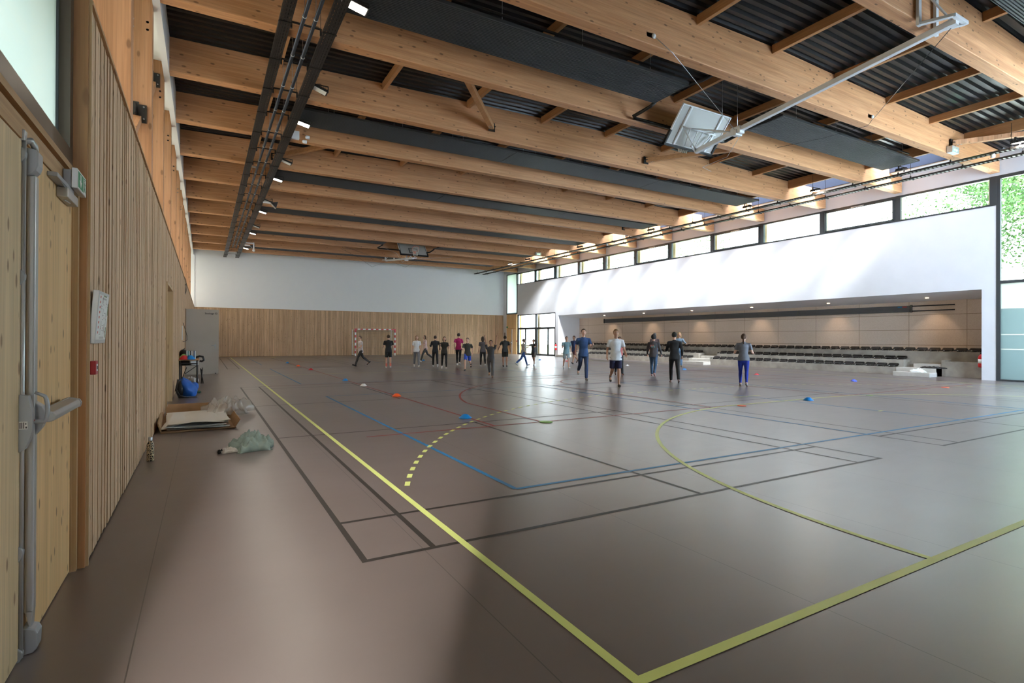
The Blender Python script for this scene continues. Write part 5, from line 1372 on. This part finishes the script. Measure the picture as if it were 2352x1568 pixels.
    for sx in (-1, 1):
        e = MB().ell(hdl((sx * .030, .082, .004)), (.013 * k, .008 * k, .008 * k), rot=HR).build('eye', EYEW, t)
        MB().ell(hdl((sx * .030, .0895, .004)), (.006 * k, .003 * k, .006 * k), rot=HR).build('iris', EYEB, e)
        MB().bar(hdl((sx * .016, .090, .026)), hdl((sx * .046, .083, .027)), .006 * k, .005 * k).build('eyebrow', BROW, t)
    MB().ell(hdl((0, .084, -.060)), (.022 * k, .007 * k, .007 * k), rot=HR).build('mouth', LIP, t)
    if logo:
        nb = MB()
        for q, c_ in enumerate(logo):
            p = tor((-.085 + q * .045, -.155 - .004, .34 - .03 * (q % 2))) + t_off
            nb.box(p.x - .018, p.x + .022, p.y - .004, p.y + .02, p.z - .035, p.z + .04, q)
        nb.build('back_print', [cloth(c_) for c_ in logo], t)
    return t


PI = math.pi
run1 = ((.55, .55), (-.35, .95)); run2 = ((-.30, .95), (.50, .45)); walk = ((.32, .18), (-.25, .35)); stand = ((.06, .06), (-.05, .05)); wide = ((.55, .25), (-.50, .45))
aR = ((.55, .18, 1.35), (-.55, .18, 1.25)); aL = ((-.55, .18, 1.25), (.55, .18, 1.35)); hang = ((.12, .14, .35), (-.10, .14, .35)); fold = ((.35, .2, 1.9), (.35, .2, 1.9))
K = (.015, .015, .017)
person(8.87, 24.87, PI - 0.24, 1.50, 'person with long hair in a white T-shirt and grey trousers, left of the group', hair=(.22, .12, .06), hairlen='long', top=(.78, .78, .80), bottom=(.22, .22, .25), shoes=(.75, .75, .75), legs=walk, arms=hang, female=True)
person(11.15, 29.77, PI / 2, 1.58, 'person in a pale pink top striding sideways behind the white T-shirt', hair=(.12, .07, .04), hairlen='long', top=(.70, .50, .47), bottom=(.06, .06, .06), legs=wide, arms=aR, female=True)
person(9.73, 24.63, -0.29, 1.50, 'person in black top and black trousers with white shoes, left one of a pair', hair=(.04, .025, .02), top=K, bottom=K, shoes=(.8, .8, .8), legs=walk, arms=aR, sleeve='long')
person(9.41, 22.73, PI - 0.32, 1.45, 'person in dark mottled top and black leggings, right one of a pair', hair=(.05, .035, .02), hairlen='long', top=(.035, .03, .022), bottom=K, legwear='tight', shoes=(.75, .75, .75), legs=walk, arms=fold, female=True)
person(11.31, 25.42, -0.54, 1.64, 'person in a magenta T-shirt and black leggings', hair=(.04, .025, .02), hairlen='bun', top=(.42, .015, .12), bottom=K, legwear='tight', shoes=(.7, .7, .7), legs=walk, arms=aL, female=True)
person(9.83, 21.14, PI - 0.58, 1.43, 'child in dark top and bright blue shorts mid-stride', hair=(.06, .05, .03), top=(.05, .045, .035), bottom=(.03, .08, .45), legwear='shorts', shoes=K, legs=run2, arms=aL)
person(11.81, 23.64, -0.34, 1.47, 'person in grey printed top and black trousers behind the jumping figure', hair=(.05, .03, .02), hairlen='long', top=(.10, .085, .09), bottom=K, legwear='tight', legs=walk, arms=hang, female=True)
person(8.81, 17.0, PI - 0.55, 1.36, 'person in dark clothes with both arms raised overhead, nearest of the middle group', skin='tan', hair=(.04, .03, .02), top=(.045, .04, .04), bottom=(.10, .09, .085), shoes=(.25, .14, .08), legs=wide, arms=((2.7, .15, .25), (2.8, .12, .2)))
person(12.75, 23.10, -0.47, 1.49, 'person seen from behind in black T-shirt and shorts near the far corner', skin='tan', hair=(.03, .02, .015), top=(.02, .02, .018), bottom=(.02, .02, .018), legwear='shorts', shoes=K, legs=stand, arms=((.1, .5, .9), (.1, .3, .6)))
person(13.72, 23.0, -PI / 2, 1.40, 'child in pale top and blue trousers in front of the glass doors', top=(.50, .50, .47), bottom=(.04, .10, .30), legs=wide, arms=aR, hair=(.08, .06, .04))
person(14.62, 23.45, PI / 2 + .6, 1.34, 'dark-clad child reaching forward in front of the glass doors', skin='tan', top=(.06, .06, .065), bottom=(.16, .13, .11), legs=walk, arms=((1.2, .2, .4), (1.4, .2, .3)), legwear='shorts')
person(14.42, 20.31, PI - 0.44, 1.48, 'person in a teal T-shirt and pale shorts left of the seats', hair=(.06, .04, .025), top=(.20, .32, .36), bottom=(.40, .48, .50), legwear='shorts', shoes=(.7, .7, .7), legs=walk, arms=aL)
person(10.92, 14.41, PI - 0.51, 1.69, 'tall person in a navy polo and dark trousers running, left of the white T-shirt', hair=(.08, .045, .025), top=(.035, .08, .20), bottom=(.035, .055, .12), shoes=(.30, .27, .25), legs=((.10, .1), (-.30, .85)), arms=aR)
person(17.5, 23.9, PI / 2 + .4, 1.58, 'person in a navy shirt behind the tall one in the navy polo', skin='tan', top=(.035, .055, .15), bottom=(.16, .06, .07), shoes=(.05, .05, .05), legs=wide, arms=aL, legwear='shorts')
person(10.29, 12.05, PI - 0.58, 1.64, 'runner in a loose white T-shirt and navy shorts coming forward', skin='tan', hair=(.22, .12, .055), hairlen='short', top=(.76, .77, .80), bottom=(.012, .012, .05), legwear='shorts', shoes=(.06, .055, .05), legs=((.05, .06), (-.15, .95)), arms=((.30, .22, .8), (-.15, .22, .9)))
person(13.69, 15.83, PI - 0.50, 1.46, 'person in a coral top half hidden behind the runner in the white T-shirt', skin='tan', top=(.55, .14, .13), bottom=K, legs=walk, arms=aL, shoes=(.2, .1, .08))
person(14.53, 14.89, -0.95, 1.54, 'person with dark hair, printed charcoal sweatshirt and blue jeans seen from behind', hair=(.012, .01, .01), hairlen='afro', top=(.07, .058, .06), bottom=(.045, .085, .15), sleeve='long', shoes=(.45, .25, .24), legs=walk, arms=((.2, .25, .6), (.15, .25, .6)), logo=[(.45, .12, .10), (.12, .35, .36), (.45, .14, .11), (.14, .33, .30)], build=1.05)
person(20.16, 20.59, PI - 0.58, 1.66, 'person in a grey cap and brown sweatshirt behind the printed sweatshirt', hair=(.05, .04, .03), hairlen='cap', capc=(.10, .09, .09), top=(.10, .065, .06), bottom=(.08, .14, .25), sleeve='long', shoes=(.75, .75, .75), legs=stand, arms=hang)
person(12.98, 12.38, -0.66, 1.60, 'person all in black running away beside the blonde woman', hair=(.02, .018, .016), top=(.012, .010, .011), bottom=(.012, .010, .011), sleeve='long', shoes=(.35, .26, .25), legs=((.30, .35), (-.22, .30)), arms=((.45, .2, 1.2), (-.3, .2, 1.0)))
person(20.36, 19.11, PI / 2 + .9, 1.68, 'blonde woman in a pale blue long-sleeved top and jeans standing by the seats', hair=(.55, .33, .12), hairlen='long', top=(.22, .30, .38), bottom=(.16, .28, .44), sleeve='long', shoes=(.60, .52, .45), legs=stand, arms=((1.1, .2, .25), (.1, .15, .3)), female=True)
person(13.88, 10.53, -.95, 1.53, 'woman in a grey T-shirt and royal blue leggings jogging away from the camera', hair=(.10, .05, .03), hairlen='tail', top=(.15, .155, .175), bottom=(.012, .03, .30), legwear='tight', shoes=(.18, .15, .15), legs=((.12, .15), (-.10, .28)), arms=((.10, .32, 1.5), (.05, .32, 1.5)), female=True, build=1.08)
person(6.62, 26.56, PI / 2 + .2, 1.53, 'goalkeeper in a white T-shirt and dark trousers stepping sideways at the goal', skin='fair', hair=(.10, .06, .04), top=(.66, .58, .58), bottom=(.05, .045, .045), shoes=K, legs=wide, arms=((.4, .35, .9), (-.3, .35, .9)))
person(7.38, 24.5, -0.22, 1.51, 'person in a black T-shirt and shorts with coral socks near the right goalpost', hair=(.06, .035, .02), top=K, bottom=K, legwear='shorts', socks=(.75, .20, .15), shoes=(.7, .68, .7), legs=((.1, .1), (-.12, .15)), arms=((.4, .2, 1.0), (.2, .2, .8)))
